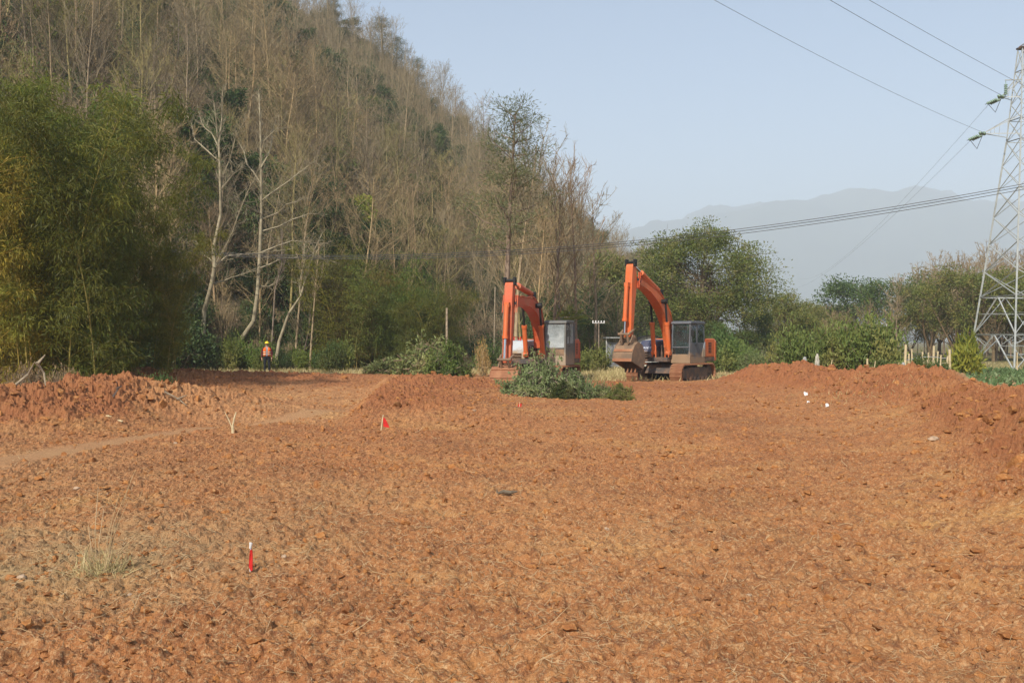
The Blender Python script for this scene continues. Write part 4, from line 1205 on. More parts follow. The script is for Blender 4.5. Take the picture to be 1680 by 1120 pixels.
# ------------------------------------------------------------------ excavators
def glass_mat(name, dusty, tint, cover):
    m, nt, out = new_mat(name)
    tc = N(nt, 'ShaderNodeTexCoord'); nz = noise(nt, tc.outputs['Object'], 3.0, 5, 0.7)
    p = N(nt, 'ShaderNodeBsdfPrincipled'); p.inputs['Base Color'].default_value = (*dusty, 1); p.inputs['Roughness'].default_value = 0.6
    g = N(nt, 'ShaderNodeBsdfGlossy'); g.inputs['Roughness'].default_value = 0.03; g.inputs['Color'].default_value = (.9, .95, 1, 1)
    t = N(nt, 'ShaderNodeBsdfTransparent'); t.inputs[0].default_value = (*tint, 1)
    fr = N(nt, 'ShaderNodeFresnel'); fr.inputs[0].default_value = 1.6
    m1 = N(nt, 'ShaderNodeMixShader'); nt.links.new(fr.outputs[0], m1.inputs[0]); nt.links.new(t.outputs[0], m1.inputs[1]); nt.links.new(g.outputs[0], m1.inputs[2])
    m2 = N(nt, 'ShaderNodeMixShader'); sp = N(nt, 'ShaderNodeSeparateXYZ'); nt.links.new(tc.outputs['Object'], sp.inputs[0]); ad = N(nt, 'ShaderNodeMath', operation='MULTIPLY'); nt.links.new(ramp(nt, nz, .35, .65, 0.6, 1.2), ad.inputs[0]); nt.links.new(ramp(nt, sp.outputs[2], 1.7, 2.7, min(1, cover*1.5), cover*.75), ad.inputs[1]); ad.use_clamp = True; nt.links.new(ad.outputs[0], m2.inputs[0]); nt.links.new(m1.outputs[0], m2.inputs[1]); nt.links.new(p.outputs[0], m2.inputs[2])
    nt.links.new(m2.outputs[0], out.inputs[0]); return m
MAT['orange'] = paint('orange_paint', (0.63, 0.125, 0.026), (0.42, 0.21, 0.11), 0.75, 0.5, 1.6)
MAT['orange_old'] = paint('worn_orange_paint', (0.56, 0.09, 0.026), (0.42, 0.22, 0.12), 0.9, 0.55, 1.8)
MAT['grey_cab'] = paint('grey_cab_paint', (0.11, 0.115, 0.108), (0.34, 0.26, 0.18), 0.45, 0.55, 1.5, lowz=(1.25, 1.75))
MAT['dark_cab'] = paint('dark_cab_paint', (0.10, 0.108, 0.122), (0.30, 0.20, 0.12), 0.2, 0.5, 1.5, lowz=(1.2, 1.5))
MAT['steel'] = paint('muddy_steel', (0.07, 0.06, 0.055), (0.36, 0.19, 0.095), 0.95, 0.6, 2.2)
MAT['mud_steel'] = paint('mud_caked_steel', (0.17, 0.115, 0.075), (0.44, 0.27, 0.15), 0.95, 0.8, 1.8)
MAT['red_mud'] = paint('red_mud_on_steel', (0.30, 0.13, 0.065), (0.46, 0.25, 0.13), 0.9, 0.85, 2.0)
MAT['black'] = plain('black_rubber', (0.018, 0.018, 0.018), 0.6, 0, 0.3, 0.2, 10)
MAT['chrome'] = plain('chrome_rod', (0.6, 0.6, 0.6), 0.15, 1.0, 0.5, 0.05, 10)
MAT['blue_panel'] = paint('navy_panel', (0.045, 0.058, 0.11), (0.36, 0.27, 0.19), 0.3, 0.5, 1.3, lowz=(1.15, 1.6))
MAT['pale_panel'] = paint('pale_blue_grey_panel', (0.42, 0.47, 0.50), (0.40, 0.30, 0.2), 0.35, 0.5, 1.3, lowz=(1.4, 1.62))
MAT['seat'] = plain('dark_seat_cloth', (0.03, 0.035, 0.045), 0.9)
MAT['lettering'] = plain('white_lettering', (0.80, 0.82, 0.86), 0.6, 0, 0.3, 0.03)
MAT['glass_dusty'] = glass_mat('dusty_glass', (0.50, 0.54, 0.54), (.55, .65, .66), .5)
MAT['glass_clear'] = glass_mat('tinted_glass', (0.30, 0.36, 0.36), (.80, .90, .88), .05)

def excavator(pos, yaw, P, label):
    """forward = +x, operator's left = +y"""
    root = empty('excavator', pos, yaw, label, 'excavator', 'orange excavators at the back of the dug field')
    root.scale = (P.get('scale', .97),)*3
    OR = MAT[P['paint']]
    # tracks
    Lh, rad, zc = 1.55, 0.42, 0.45
    path = []
    for i in range(15): path.append((-Lh+2*Lh*i/14, zc+rad, 0))
    for i in range(1, 8): a = PI/2-PI*i/8; path.append((Lh+rad*math.cos(a), zc+rad*math.sin(a), -(PI/2-a)))
    for i in range(15): path.append((Lh-2*Lh*i/14, zc-rad, PI))
    for i in range(1, 8): a = -PI/2-PI*i/8; path.append((-Lh+rad*math.cos(a), zc+rad*math.sin(a), -(PI/2-a)))
    shoe = MB().box(-.10, .10, -.30, .30, -.02, .02).box(-.085, -.055, -.30, .30, .02, .062).box(-.015, .015, -.30, .30, .02, .055).box(.055, .085, -.30, .30, .02, .062)
    shoe_me = None
    for s in (-1, 1):
        tr = MB().prism([(x, z) for x, z in ((-Lh-.1, zc-.22), (Lh+.1, zc-.22), (Lh+.1, zc+.2), (Lh*.5, zc+.30), (-Lh*.5, zc+.30), (-Lh-.1, zc+.2))], s*1.12-.17, s*1.12+.17).build('track', MAT['steel'], root, .02)
        for k in (-1, 1):
            w = MB(); w.tube([(k*Lh, s*1.12-.12, zc), (k*Lh, s*1.12+.12, zc)], .37, 20); w.tube([(k*Lh, s*1.12-.2, zc), (k*Lh, s*1.12+.2, zc)], .15, 12)
            w.build('track_wheel', MAT['steel'], tr)
        for k in range(6):
            MB().tube([(-1.15+k*.46, s*1.12-.2, zc-.26), (-1.15+k*.46, s*1.12+.2, zc-.26)], .13, 12).build('track_roller', MAT['steel'], tr)
        for (x, z, r) in path:
            if shoe_me is None:
                o = shoe.build('track_shoe', MAT['red_mud'], tr); shoe_me = o.data
            else: o = obj('track_shoe', shoe_me, tr)
            o.location = (x, s*1.12, z); o.rotation_euler = (0, -r, 0)
    MB().prism([(-1.1, .45), (1.1, .45), (.8, .88), (-.8, .88)], -.95, .95).tube([(0, 0, .85), (0, 0, 1.0)], .62, 24).build('undercarriage', MAT['steel'], root, .03)
    # upper body
    MB().box(-2.2, -.81, -1.34, 1.34, 1.0, 1.20).box(-.81, 1.15, -1.34, .39, 1.0, 1.20).box(1.15, 1.3, -.4, .38, 1.0, 1.22).build('deck', MAT['steel'], root, .02)
    # rear engine cover with side doors and grille
    ec = MB().prism([(-2.05, 1.205), (-.86, 1.205), (-.86, 2.02), (-1.0, 2.10), (-2.05, 2.10)], -1.33, 1.34).build('engine_cover', OR if P['engine'] == 'orange' else MAT[P['engine']], root, .05)
    for s in (1.342, -1.332):
        for j in range(7):
            MB().box(-1.62, -1.28, min(s, s*1.008), max(s, s*1.008), 1.42+j*.075, 1.455+j*.075).build('vent_slat', MAT['black'], ec)
    MB().tube([(-1.3, -.55, 2.1), (-1.3, -.55, 2.5), (-1.42, -.55, 2.62)], .06, 10).build('exhaust_pipe', MAT['black'], ec)
    cwp = []
    for i in range(13):
        a = -PI/2+PI*i/12; cwp.append((-2.06-.62*math.cos(a)**.6 if abs(math.cos(a)) > 1e-6 else -2.06, 1.36*math.sin(a)))
    cw = MB(); n = len(cwp)
    V = [(x, y, 1.02) for x, y in cwp]+[(x, y, 1.95) for x, y in cwp]+[(x*.985, y*.94, 2.08) for x, y in cwp]
    F = [list(range(n))[::-1], [2*n+i for i in range(n)]]
    for l in (0, n):
        for i in range(n): F.append((l+i, l+(i+1) % n, l+n+(i+1) % n, l+n+i))
    cw.add(V, F); cw.build('counterweight', OR, root, .03)
    # operator's cab
    cm = MAT[P['cab']]; gl = MAT[P['glass']]
    x0, x1, y0, y1, z0, z1 = -.80, .95, .40, 1.36, 1.205, 2.86
    cab = MB().box(x0, x1, y0, y1, .94, 1.36)
    t = .075
    xt = x1-.10                                          # top front edge leans back a little
    def post(xa, xb, y, w=t): 
        cab.add([(xa-w, y, 1.36), (xa, y, 1.36), (xa, y+w, 1.36), (xa-w, y+w, 1.36), (xb-w, y, z1-.08), (xb, y, z1-.08), (xb, y+w, z1-.08), (xb-w, y+w, z1-.08)], [(3,2,1,0),(4,5,6,7),(0,1,5,4),(1,2,6,5),(2,3,7,6),(3,0,4,7)])
    post(x1, xt, y0); post(x1, xt, y1-t); post(x0+t, x0+t+.04, y0); post(x0+t, x0+t+.04, y1-t); post(.12, .10, y1-t, .08)
    cab.box(x0, x0+.06, y0+t, y1-t, 1.36, 1.95); cab.box(x0+t, x1-t, y0, y0+.05, 1.36, 1.75); cab.box(x0+t, .04, y1-.05, y1, 1.36, 1.9)
    cab.box(.93, .955, y0+t, y1-t, 1.66, 1.72)
    cabo = cab.build('cab', cm, root, .018)
    MB().prism([(x0-.03, z1-.08), (xt+.06, z1-.08), (xt+.02, z1+.02), (xt-.15, z1+.06), (x0+.1, z1+.06), (x0-.03, z1)], y0-.03, y1+.03).build('cab_roof', MAT[P.get('roof', P['cab'])], cabo, .03)
    g = MB(); g.add([(x1-.03, y0+t+.002, 1.725), (x1-.03, y1-t-.002, 1.725), (xt-.03+.006, y1-t-.002, z1-.085), (xt-.03+.006, y0+t+.002, z1-.085), (x1-.045, y0+t+.002, 1.725), (x1-.045, y1-t-.002, 1.725), (xt-.045+.006, y1-t-.002, z1-.085), (xt-.045+.006, y0+t+.002, z1-.085)], [(0,1,2,3),(7,6,5,4),(0,4,5,1),(1,5,6,2),(2,6,7,3),(3,7,4,0)])
    g.build('windscreen', gl, cabo)
    g = MB().box(.92, .932, y0+t+.002, y1-t-.002, 1.365, 1.655)
    g.build('lower_window', MAT['mud_steel'] if P['cab'] == 'grey_cab' else gl, cabo)
    dr = MB(); dr.box(.14, x1-.11, y1-.045, y1+.012, 1.30, 1.9); dr.box(.14, .20, y1-.04, y1+.012, 1.902, z1-.12); dr.box(x1-.24, x1-.18, y1-.04, y1+.012, 1.902, z1-.12); dr.box(.202, x1-.242, y1-.04, y1+.012, z1-.17, z1-.12)
    dro = dr.build('cab_door', cm, root, .012)
    MB().box(.205, x1-.245, y1-.02, y1-.008, 1.902, z1-.172).build('door_window', gl, dro)
    MB().tube([(.26, y1+.012, 1.78), (.26, y1+.05, 1.78), (.40, y1+.05, 1.78), (.40, y1+.012, 1.78)], .012, 6).build('door_handle', MAT['black'], dro)
    MB().box(x0+t+.002, .03, y1-.025, y1-.012, 1.905, z1-.085).build('side_window', gl, cabo)
    MB().box(x0+t+.05, x1-t-.05, y0+.012, y0+.025, 1.755, z1-.085).build('side_window', gl, cabo)
    MB().box(x0+.02, x0+.032, y0+t+.01, y1-t-.01, 1.955, z1-.085).build('rear_window', gl, cabo)
    st = MB().box(-.45, .05, .62, 1.14, 1.5, 1.75).prism([(-.5, 1.7), (-.36, 1.7), (-.5, 2.45), (-.64, 2.45)], .64, 1.12).box(-.4, .15, .5, .6, 1.75, 1.86).box(-.4, .15, 1.16, 1.26, 1.75, 1.86)
    st.build('operator_seat', MAT['seat'], cabo, .03)
    lv = MB(); lv.box(.55, .68, .55, .75, 1.36, 2.0)
    for y in (.82, .95): lv.tube([(.6, y, 1.36), (.62, y, 1.95)], .018, 6)
    lv.build('control_lever', MAT['black'], cabo)
    MB().box(x1-.005, x1+.02, y1+.06, y1+.22, 2.2, 2.5).tube([(x1-.08, y1, 2.6), (x1, y1+.14, 2.58), (x1+.005, y1+.14, 2.5)], .012, 6).build('mirror', MAT['black'], cabo)
    if P['cab'] == 'dark_cab':
        MB().box(-.86, -.84, 1.08, 1.30, 2.15, 2.55).tube([(-.85, 1.19, 2.0), (-.85, 1.19, 2.15)], .015, 6).build('rear_mirror', MAT['white'], root)
        MB().prism([(-.84, 1.205), (-.45, 1.205), (-.45, 1.25), (-.55, 1.6), (-.7, 1.85), (-.84, 1.95)], 1.30, 1.372).build('rear_quarter_panel', MAT['pale_panel'], root, .02)
    else:
        MB().box(-.85, -.72, 1.0, 1.40, 1.21, 2.80).build('rear_pillar', MAT['grey_cab'], root, .03)
    # right-hand tank and tool box
    bx = MB().prism([(-.84, 1.205), (1.05, 1.205), (1.05, 1.62), (.85, 2.02), (-.84, 2.06)] if P['cab'] == 'grey_cab' else [(-.84, 1.205), (1.15, 1.205), (1.15, 1.5), (.55, 2.0), (-.84, 2.06)], -1.33, -.45).build('side_box', MAT[P['box']], root, .05)
    for k in range(3): MB().box(1.152 if P['cab'] != 'grey_cab' else 1.052, 1.26 if P['cab'] != 'grey_cab' else 1.16, -1.2, -.62, 1.21+k*.12, 1.235+k*.12).build('step', MAT['mud_steel'], bx)
    if P['cab'] == 'grey_cab':
        hr = MB()
        for y in (-1.1, -.8): hr.tube([(.55, y, 2.02), (.55, y, 2.18), (-.2, y, 2.18), (-.2, y, 2.04)], .025, 6)
        hr.build('handrail', MAT['redflag'], bx)
    else:
        hr = MB(); hr.tube([(1.1, -1.27, 1.5), (1.1, -1.27, 2.3), (.1, -1.27, 2.45), (.1, -1.27, 2.05)], .02, 6)
        hr.build('handrail', MAT['black'], bx)
        for y in (-.33, .33):
            MB().tube([(1.25, y-.09, 1.22), (1.25, y-.09, 1.72), (1.25, y-.05, 1.80), (1.25, y+.05, 1.80), (1.25, y+.09, 1.72), (1.25, y+.09, 1.22)], .025, 8).build('hose_guard', MAT['orange'], root)
    tx = bpy.data.curves.new('lettering', 'FONT'); tx.body = P['text']; tx.size = .2; tx.extrude = .004; tx.align_x = 'CENTER'
    tmp = bpy.data.objects.new('lettering_source', tx); C.objects.link(tmp); bpy.context.view_layer.update()
    lm = bpy.data.meshes.new_from_object(tmp.evaluated_get(bpy.context.evaluated_depsgraph_get())); bpy.data.objects.remove(tmp)
    lm.name = 'lettering'; lm.materials.clear(); lm.materials.append(MAT['lettering'])
    to = obj('lettering', lm, bx)
    if P['cab'] == 'grey_cab': to.matrix_local = Matrix.Translation((.975, -.89, 1.76)) @ Matrix.Rotation(R(90), 4, 'Z') @ Matrix.Rotation(R(63.4), 4, 'X')
    else: to.matrix_local = Matrix.Translation((1.02, -.89, 1.615)) @ Matrix.Rotation(R(90), 4, 'Z') @ Matrix.Rotation(R(39.8), 4, 'X')
    # boom, stick and bucket
    foot, knee, tip = [Vector((a, b)) for a, b in P['boom']]
    def off(p, d, k): n = Vector((-d.y, d.x)); return p+n*k
    d1 = (knee-foot).normalized(); d2 = (tip-knee).normalized(); dm = (d1+d2).normalized()
    # smooth curved boom: centre line with thickness
    cl, th = [], []
    for i in range(17):
        t = i/16
        c = foot*(1-t)**2+(knee+(knee-(foot+tip)/2)*.55)*2*t*(1-t)+tip*t*t
        cl.append(c); th.append((.24+.31*math.sin(PI*min(1, t*1.15))**1.0*(1-.25*t)) if t < .87 else .30)
    up, lo = [], []
    for i, c in enumerate(cl):
        d = (cl[min(i+1, 16)]-cl[max(i-1, 0)]).normalized(); up.append(off(c, d, th[i]/2)); lo.append(off(c, d, -th[i]/2))
    bw = .225
    boom = MB().prism([tuple(p) for p in up]+[tuple(p) for p in lo[::-1]], -bw+.025, bw-.025)
    rim = MB()
    boomo = boom.build('boom', OR, root, .015)
    fl = MB()                                            # top and bottom flange plates stand a little proud of the webs
    for ring, s in ((up, 1), (lo, -1)):
        for i in range(16):
            a, b = ring[i], ring[i+1]; d = (b-a).normalized(); n = Vector((-d.y, d.x))*s
            fl.add([(p.x+n.x*o_, y, p.y+n.y*o_) for y in (-bw, bw) for p, o_ in ((a, -.008), (b, -.008), (b, .014), (a, .014))], [(0,1,2,3),(7,6,5,4),(0,4,5,1),(1,5,6,2),(2,6,7,3),(3,7,4,0)])
    fl.build('boom_flange', OR, boomo)
    MB().tube([(foot.x, -.5, foot.y), (foot.x, .38, foot.y)], .10, 12).box(foot.x-.25, foot.x+.2, -.36, -.28, 1.2, foot.y+.1).box(foot.x-.25, foot.x+.2, .28, .36, 1.2, foot.y+.1).build('boom_bracket', MAT['steel'], root)
    kn = lo[9].lerp(up[9], .55)
    MB().tube([(kn.x, -.47, kn.y), (kn.x, .47, kn.y)], .10, 12).build('boom_pin', MAT['black'], boomo)
    base = Vector((1.15, 1.42))
    for s in (-1, 1):
        dcy = (kn-base).normalized(); L = (kn-base).length
        cyb = MB(); cyb.tube([(base.x, s*.38, base.y), (base.x+dcy.x*L*.58, s*.38, base.y+dcy.y*L*.58)], .105, 14); cyb.tube([(base.x+dcy.x*L*.54, s*.38, base.y+dcy.y*L*.54), (base.x+dcy.x*L*.60, s*.38, base.y+dcy.y*L*.60)], .125, 14); cyb.tube([(base.x, s*.38-.1, base.y), (base.x, s*.38+.1, base.y)], .13, 12)
        cyo = cyb.build('boom_cylinder', MAT['orange'], root)
        MB().tube([(base.x+dcy.x*L*.58, s*.38, base.y+dcy.y*L*.58), (kn.x, s*.38, kn.y)], .05, 10).tube([(kn.x, s*.38-.07, kn.y), (kn.x, s*.38+.07, kn.y)], .12, 12).build('cylinder_rod', MAT['black'], cyo)
    # stick
    top, pin = [Vector((a, b)) for a, b in P['stick']]
    ds = (pin-top).normalized(); ns = Vector((-ds.y, ds.x))
    if ns.x < 0: ns = -ns                               # ns points away from the machine
    Ls = (pin-top).length
    prof = [(0, -.10, .11), (.04, -.2, .17), (.22, -.30, .20), (.36, -.28, .19), (.6, -.18, .16), (.92, -.12, .13), (1.0, -.10, .11)]
    pl = [tuple(top+ds*Ls*t+ns*f) for t, b, f in prof]+[tuple(top+ds*Ls*t+ns*b) for t, b, f in prof[::-1]]
    sto = MB().prism(pl, -.175, .175).build('stick', OR, root, .025)
    MB().tube([(tip.x, -.27, tip.y), (tip.x, .27, tip.y)], .12, 14).build('stick_pin', MAT['black'], sto)
    MB().box(top.x-.12, top.x+.14, -.25, -.16, top.y-.10, top.y+.22).box(top.x-.12, top.x+.14, .16, .25, top.y-.10, top.y+.22).tube([(top.x, -.27, top.y+.08), (top.x, .27, top.y+.08)], .07, 10).build('cylinder_bracket', MAT['black'], sto, .02)
    # stick cylinder lies along the top of the boom
    a = up[9]+Vector((0, .30)); b = top+Vector((0, .05)); dd = (b-a).normalized(); L = (b-a).length
    sc_ = MB().tube([(a.x, 0, a.y), (a.x+dd.x*L*.62, 0, a.y+dd.y*L*.62)], .12, 14).tube([(a.x+dd.x*L*.58, 0, a.y+dd.y*L*.58), (a.x+dd.x*L*.66, 0, a.y+dd.y*L*.66)], .14, 14).build('stick_cylinder', OR, root)
    MB().tube([(a.x+dd.x*L*.64, 0, a.y+dd.y*L*.64), (b.x, 0, b.y)], .06, 10).build('cylinder_rod', MAT['chrome'], sc_)
    MB().box(a.x-.15, a.x+.12, -.16, -.08, up[9].y-.05, a.y+.1).box(a.x-.15, a.x+.12, .08, .16, up[9].y-.05, a.y+.1).build('cylinder_bracket', MAT['black'], boomo, .02)
    hs = MB()
    for y in (-.2, -.15, .15, .2):
        hs.tube([(p.x, y, p.y+.06+.03*math.sin(i*1.3)) for i, p in enumerate(up[4:16])]+[(tip.x+.0, y*1.5, tip.y+.35), (tip.x+.18, y*1.5, tip.y-.35)], .022, 6)
    hs.build('hydraulic_hose', MAT[P['hose']], boomo)
    # bucket cylinder on the front of the stick
    a = top+ds*Ls*.30+ns*.36; link_ = top+ds*Ls*.97+ns*.44; dd = (link_-a).normalized(); L = (link_-a).length
    rf = P['rodfrac']
    bc = MB().tube([(a.x, 0, a.y), (a.x+dd.x*L*rf, 0, a.y+dd.y*L*rf)], .095, 14).tube([(a.x+dd.x*L*(rf-.06), 0, a.y+dd.y*L*(rf-.06)), (a.x+dd.x*L*rf, 0, a.y+dd.y*L*rf)], .12, 14).box(a.x-.2, a.x+.06, -.10, .10, a.y-.08, a.y+.12).build('bucket_cylinder', MAT['orange'], root)
    MB().tube([(a.x+dd.x*L*rf, 0, a.y+dd.y*L*rf), (link_.x, 0, link_.y)], .05, 10).build('cylinder_rod', MAT['chrome'], bc)
    # bucket
    bk = [Vector(p) for p in P['bucket']]                # open polyline; first point near the pin
    hw = P.get('bw', .56); t = .04
    e0, e1 = [Vector(q) for q in P['ear']]
    bm = MB()
    outer = bk; cen = sum(bk, Vector((0, 0)))/len(bk)
    inner = [p+(cen-p).normalized()*t for p in bk]
    for i in range(len(bk)-1):
        q = [outer[i], outer[i+1], inner[i+1], inner[i]]
        bm.prism([tuple(p) for p in q], -hw+.03, hw-.03)
    pts = [tuple(p+(p-cen).normalized()*.02) for p in bk]
    bm.prism(pts, -hw, -hw+.03); bm.prism(pts, hw-.03, hw)
    bko = bm.build('bucket', MAT['mud_steel' if P['cab'] == 'dark_cab' else 'red_mud'], root)
    lip = bk[-1]; lp = bk[-2]; ld = (lip-lp).normalized()
    for k in range(5):
        y = -hw+.1+k*(2*hw-.2)/4; e = lip+ld*.2; nn = Vector((-ld.y, ld.x))
        MB().add([(*p_, ) for p_ in [(lip.x+nn.x*.04, y-.06, lip.y+nn.y*.04), (lip.x+nn.x*.04, y+.06, lip.y+nn.y*.04), (lip.x-nn.x*.04, y+.06, lip.y-nn.y*.04), (lip.x-nn.x*.04, y-.06, lip.y-nn.y*.04), (e.x, y-.035, e.y), (e.x, y+.035, e.y)]], [(0,1,2,3), (0,4,5,1), (2,5,4,3), (1,5,2), (0,3,4)]).build('bucket_tooth', MAT['steel'], bko)
    for k in P['strips']:
        i0, f = k; p0 = bk[i0].lerp(bk[i0+1], f); dn = (p0-cen).normalized(); dt = (bk[i0+1]-bk[i0]).normalized()
        c4 = [p0-dt*.06+dn*.0, p0+dt*.06, p0+dt*.06+dn*.045, p0-dt*.06+dn*.045]
        MB().prism([tuple(p) for p in c4], -hw+.02, hw-.02).build('wear_strip', MAT['red_mud'], bko)
    # linkage: ears from the stick pin, rocker from the cylinder
    lk = MB()
    ear = e1
    for s in (-1, 1):
        lk.prism([(pin.x-.1, pin.y+.08), (pin.x+.12, pin.y+.1), tuple(ear+Vector((.12, .06))), tuple(e0+Vector((-.05, -.05)))], s*.27-.025, s*.27+.025)
        m1 = top+ds*Ls*.90; dl = (link_-m1)
        lk.tube([(m1.x, s*.25, m1.y), (link_.x, s*.2, link_.y)], .05, 8)
        lk.tube([(link_.x, s*.16, link_.y), (ear.x+.05, s*.16, ear.y+.02)], .055, 8)
    lk.tube([(link_.x, -.28, link_.y), (link_.x, .28, link_.y)], .06, 10).tube([(pin.x, -.32, pin.y), (pin.x, .32, pin.y)], .075, 12)
    lk.build('bucket_linkage', MAT['mud_steel'], root)
    return root

def stand(px, D): x = (px-840)/FPX*D; return x, D

def shifted(pts, du, dz, k, c): return tuple((c[0]+(a-c[0])*k+du, c[1]+(b-c[1])*k+dz) for a, b in pts)
B2 = ((5.78, 1.02), (5.72, 1.4), (5.45, 1.8), (5.05, 1.98), (4.6, 1.82), (4.35, 1.4), (4.3, 1.0), (4.5, .62))
EX2 = excavator((7.46, 46.5, -.1), R(-90-34), dict(paint='orange', engine='orange', cab='dark_cab', glass='glass_clear', box='blue_panel', text='ZAXIS', hose='orange_old', scale=.97,
    boom=((.25, 1.7), (1.05, 3.75), (3.9, 4.7)), stick=((4.25, 5.4), (4.5, 2.15)), rodfrac=.74,
    bucket=shifted(B2, -.57, -.05, .87, (5.05, 1.98)), ear=((4.2, 1.92), (4.78, 1.84)), strips=((0, .2), (1, .4)), bw=.48),
    'orange excavator with dark cab and a raised pale bucket, right of the other excavator')
EX1 = excavator((1.26, 43.5, -.13), R(-90-16), dict(paint='orange_old', engine='orange_old', cab='grey_cab', glass='glass_dusty', box='pale_panel', text='HITACHI', hose='orange_old', scale=.97,
    boom=((.25, 1.7), (1.0, 3.65), (4.9, 3.5)), stick=((5.0, 4.35), (5.42, 1.12)), rodfrac=.62,
    bucket=((5.15, .98), (5.55, .98), (5.85, .78), (5.95, .42), (5.8, .10), (5.3, -.02), (4.7, .12)), ear=((5.3, 1.0), (5.62, .95)), strips=((1, .5), (2, .5), (3, .3), (3, .8)), bw=.58),
    'worn orange excavator with dusty grey cab, boom folded down behind the felled branches')

# ------------------------------------------------------------------ worker
def worker():
    p = at(438, 610, 54); gz_ = ground_z(p.x, p.y)+.03
    root = empty('person', (p.x, p.y, gz_), R(12), 'worker in yellow helmet and orange vest standing at the wood edge, arms hanging down', 'person')
    H = 1.0
    J = {'pelvis': (0, 0, .92, .135), 'waist': (0, .01, 1.08, .125), 'chest': (0, 0, 1.28, .15), 'neck0': (0, .01, 1.43, .085), 'neck': (0, -.01, 1.50, .055), 'head0': (0, -.02, 1.56, .075), 'head1': (0, -.02, 1.64, .098), 'head2': (0, -.015, 1.72, .075),
         'hipL': (-.10, 0, .88, .098), 'kneeL': (-.115, -.02, .49, .068), 'ankL': (-.12, .02, .09, .048), 'toeL': (-.13, -.15, .045, .042),
         'hipR': (.10, 0, .88, .098), 'kneeR': (.12, -.01, .49, .068), 'ankR': (.13, .03, .09, .048), 'toeR': (.15, -.14, .045, .042),
         'shL': (-.19, .0, 1.40, .07), 'elL': (-.265, .02, 1.12, .05), 'wrL': (-.27, -.05, .88, .034), 'haL': (-.268, -.075, .81, .036),
         'shR': (.19, .0, 1.40, .07), 'elR': (.265, .03, 1.12, .05), 'wrR': (.255, -.05, .88, .034), 'haR': (.25, -.075, .81, .036)}
    for s, q in (('L', -1), ('R', 1)):
        hx, hy, hz, _ = J['ha'+s]
        for i, (dx, dy, l) in enumerate(((0, -.028, .078), (0, -.009, .088), (0, .010, .082), (0, .028, .062))):
            J[f'f{i}a{s}'] = (hx, hy+dy, hz-.045, .010); J[f'f{i}b{s}'] = (hx-q*.012, hy+dy*1.1-.008, hz-.045-l*.55, .009); J[f'f{i}c{s}'] = (hx-q*.03, hy+dy*1.1-.012, hz-.045-l, .008)
        J['t0'+s] = (hx-q*.012, hy-.035, hz+.0, .011); J['t1'+s] = (hx-q*.022, hy-.06, hz-.045, .010)
    names = list(J); ix = {n: i for i, n in enumerate(names)}
    E = [('pelvis', 'waist'), ('waist', 'chest'), ('chest', 'neck0'), ('neck0', 'neck'), ('neck', 'head0'), ('head0', 'head1'), ('head1', 'head2')]
    for s in 'LR':
        E += [('pelvis', 'hip'+s), ('hip'+s, 'knee'+s), ('knee'+s, 'ank'+s), ('ank'+s, 'toe'+s), ('neck0', 'sh'+s), ('sh'+s, 'el'+s), ('el'+s, 'wr'+s), ('wr'+s, 'ha'+s), ('ha'+s, 't0'+s), ('t0'+s, 't1'+s)]
        for i in range(4): E += [('ha'+s, f'f{i}a{s}'), (f'f{i}a{s}', f'f{i}b{s}'), (f'f{i}b{s}', f'f{i}c{s}')]
    me = bpy.data.meshes.new('body'); me.from_pydata([J[n][:3] for n in names], [(ix[a], ix[b]) for a, b in E], [])
    tmp = bpy.data.objects.new('body_cage', me); C.objects.link(tmp)
    sk = tmp.modifiers.new('skin', 'SKIN'); sk.use_smooth_shade = True
    if not me.skin_vertices: bpy.context.view_layer.objects.active = tmp
    if me.skin_vertices:
        for i, n in enumerate(names):
            r = J[n][3]; me.skin_vertices[0].data[i].radius = (r*1.0, r*(1.25 if n in ('chest', 'waist', 'pelvis') else 1)); me.skin_vertices[0].data[i].use_root = (n == 'pelvis')
    sd = tmp.modifiers.new('sub', 'SUBSURF'); sd.levels = 2; sd.render_levels = 2
    dg = bpy.context.evaluated_depsgraph_get()
    bm = bpy.data.meshes.new_from_object(tmp.evaluated_get(dg))
    bpy.data.objects.remove(tmp)
    M_ = [plain('skin', (.46, .26, .17), .6), plain('maroon_sleeve', (.12, .012, .018), .9), plain('dark_trousers', (.012, .016, .024), .9), plain('grey_shirt', (.36, .34, .36), .9), plain('dark_boots', (.02, .018, .016), .7)]
    bm.materials.clear()
    for m in M_: bm.materials.append(m)
    for f in bm.polygons:
        c = f.center; m = 1
        if c.z > 1.475: m = 0
        elif c.z < .10: m = 4
        elif abs(c.x) > .215 and c.z < .90: m = 0
        elif c.z < 1.0 and abs(c.x) < .225: m = 2
        elif abs(c.x) < .065 and c.y < -.02: m = 3
        f.material_index = m; f.use_smooth = True
    bm.name = 'body'
    obj('body', bm, root)
    # vest: an open-fronted shell round the chest
    V, F = [], []
    prof = ((.985, .215, .175), (1.1, .195, .165), (1.25, .205, .18), (1.36, .215, .165), (1.45, .15, .11)); n = 22
    for z, rx, ry in prof:
        for k in range(n):
            a = -PI/2+.30+(2*PI-.60)*k/(n-1); V.append((rx*math.cos(a), ry*math.sin(a)+.005, z+.012*math.sin(k*2.1)))
    for i in range(len(prof)-1):
        for k in range(n-1):
            F.append((i*n+k, i*n+k+1, (i+1)*n+k+1, (i+1)*n+k))
    vest = MB().add(V, F).build('vest', plain('orange_vest', (.85, .16, .025), .8, 0, .2, .1), root, 0, True)
    so = vest.modifiers.new('thick', 'SOLIDIFY'); so.thickness = .018
    st = MB()
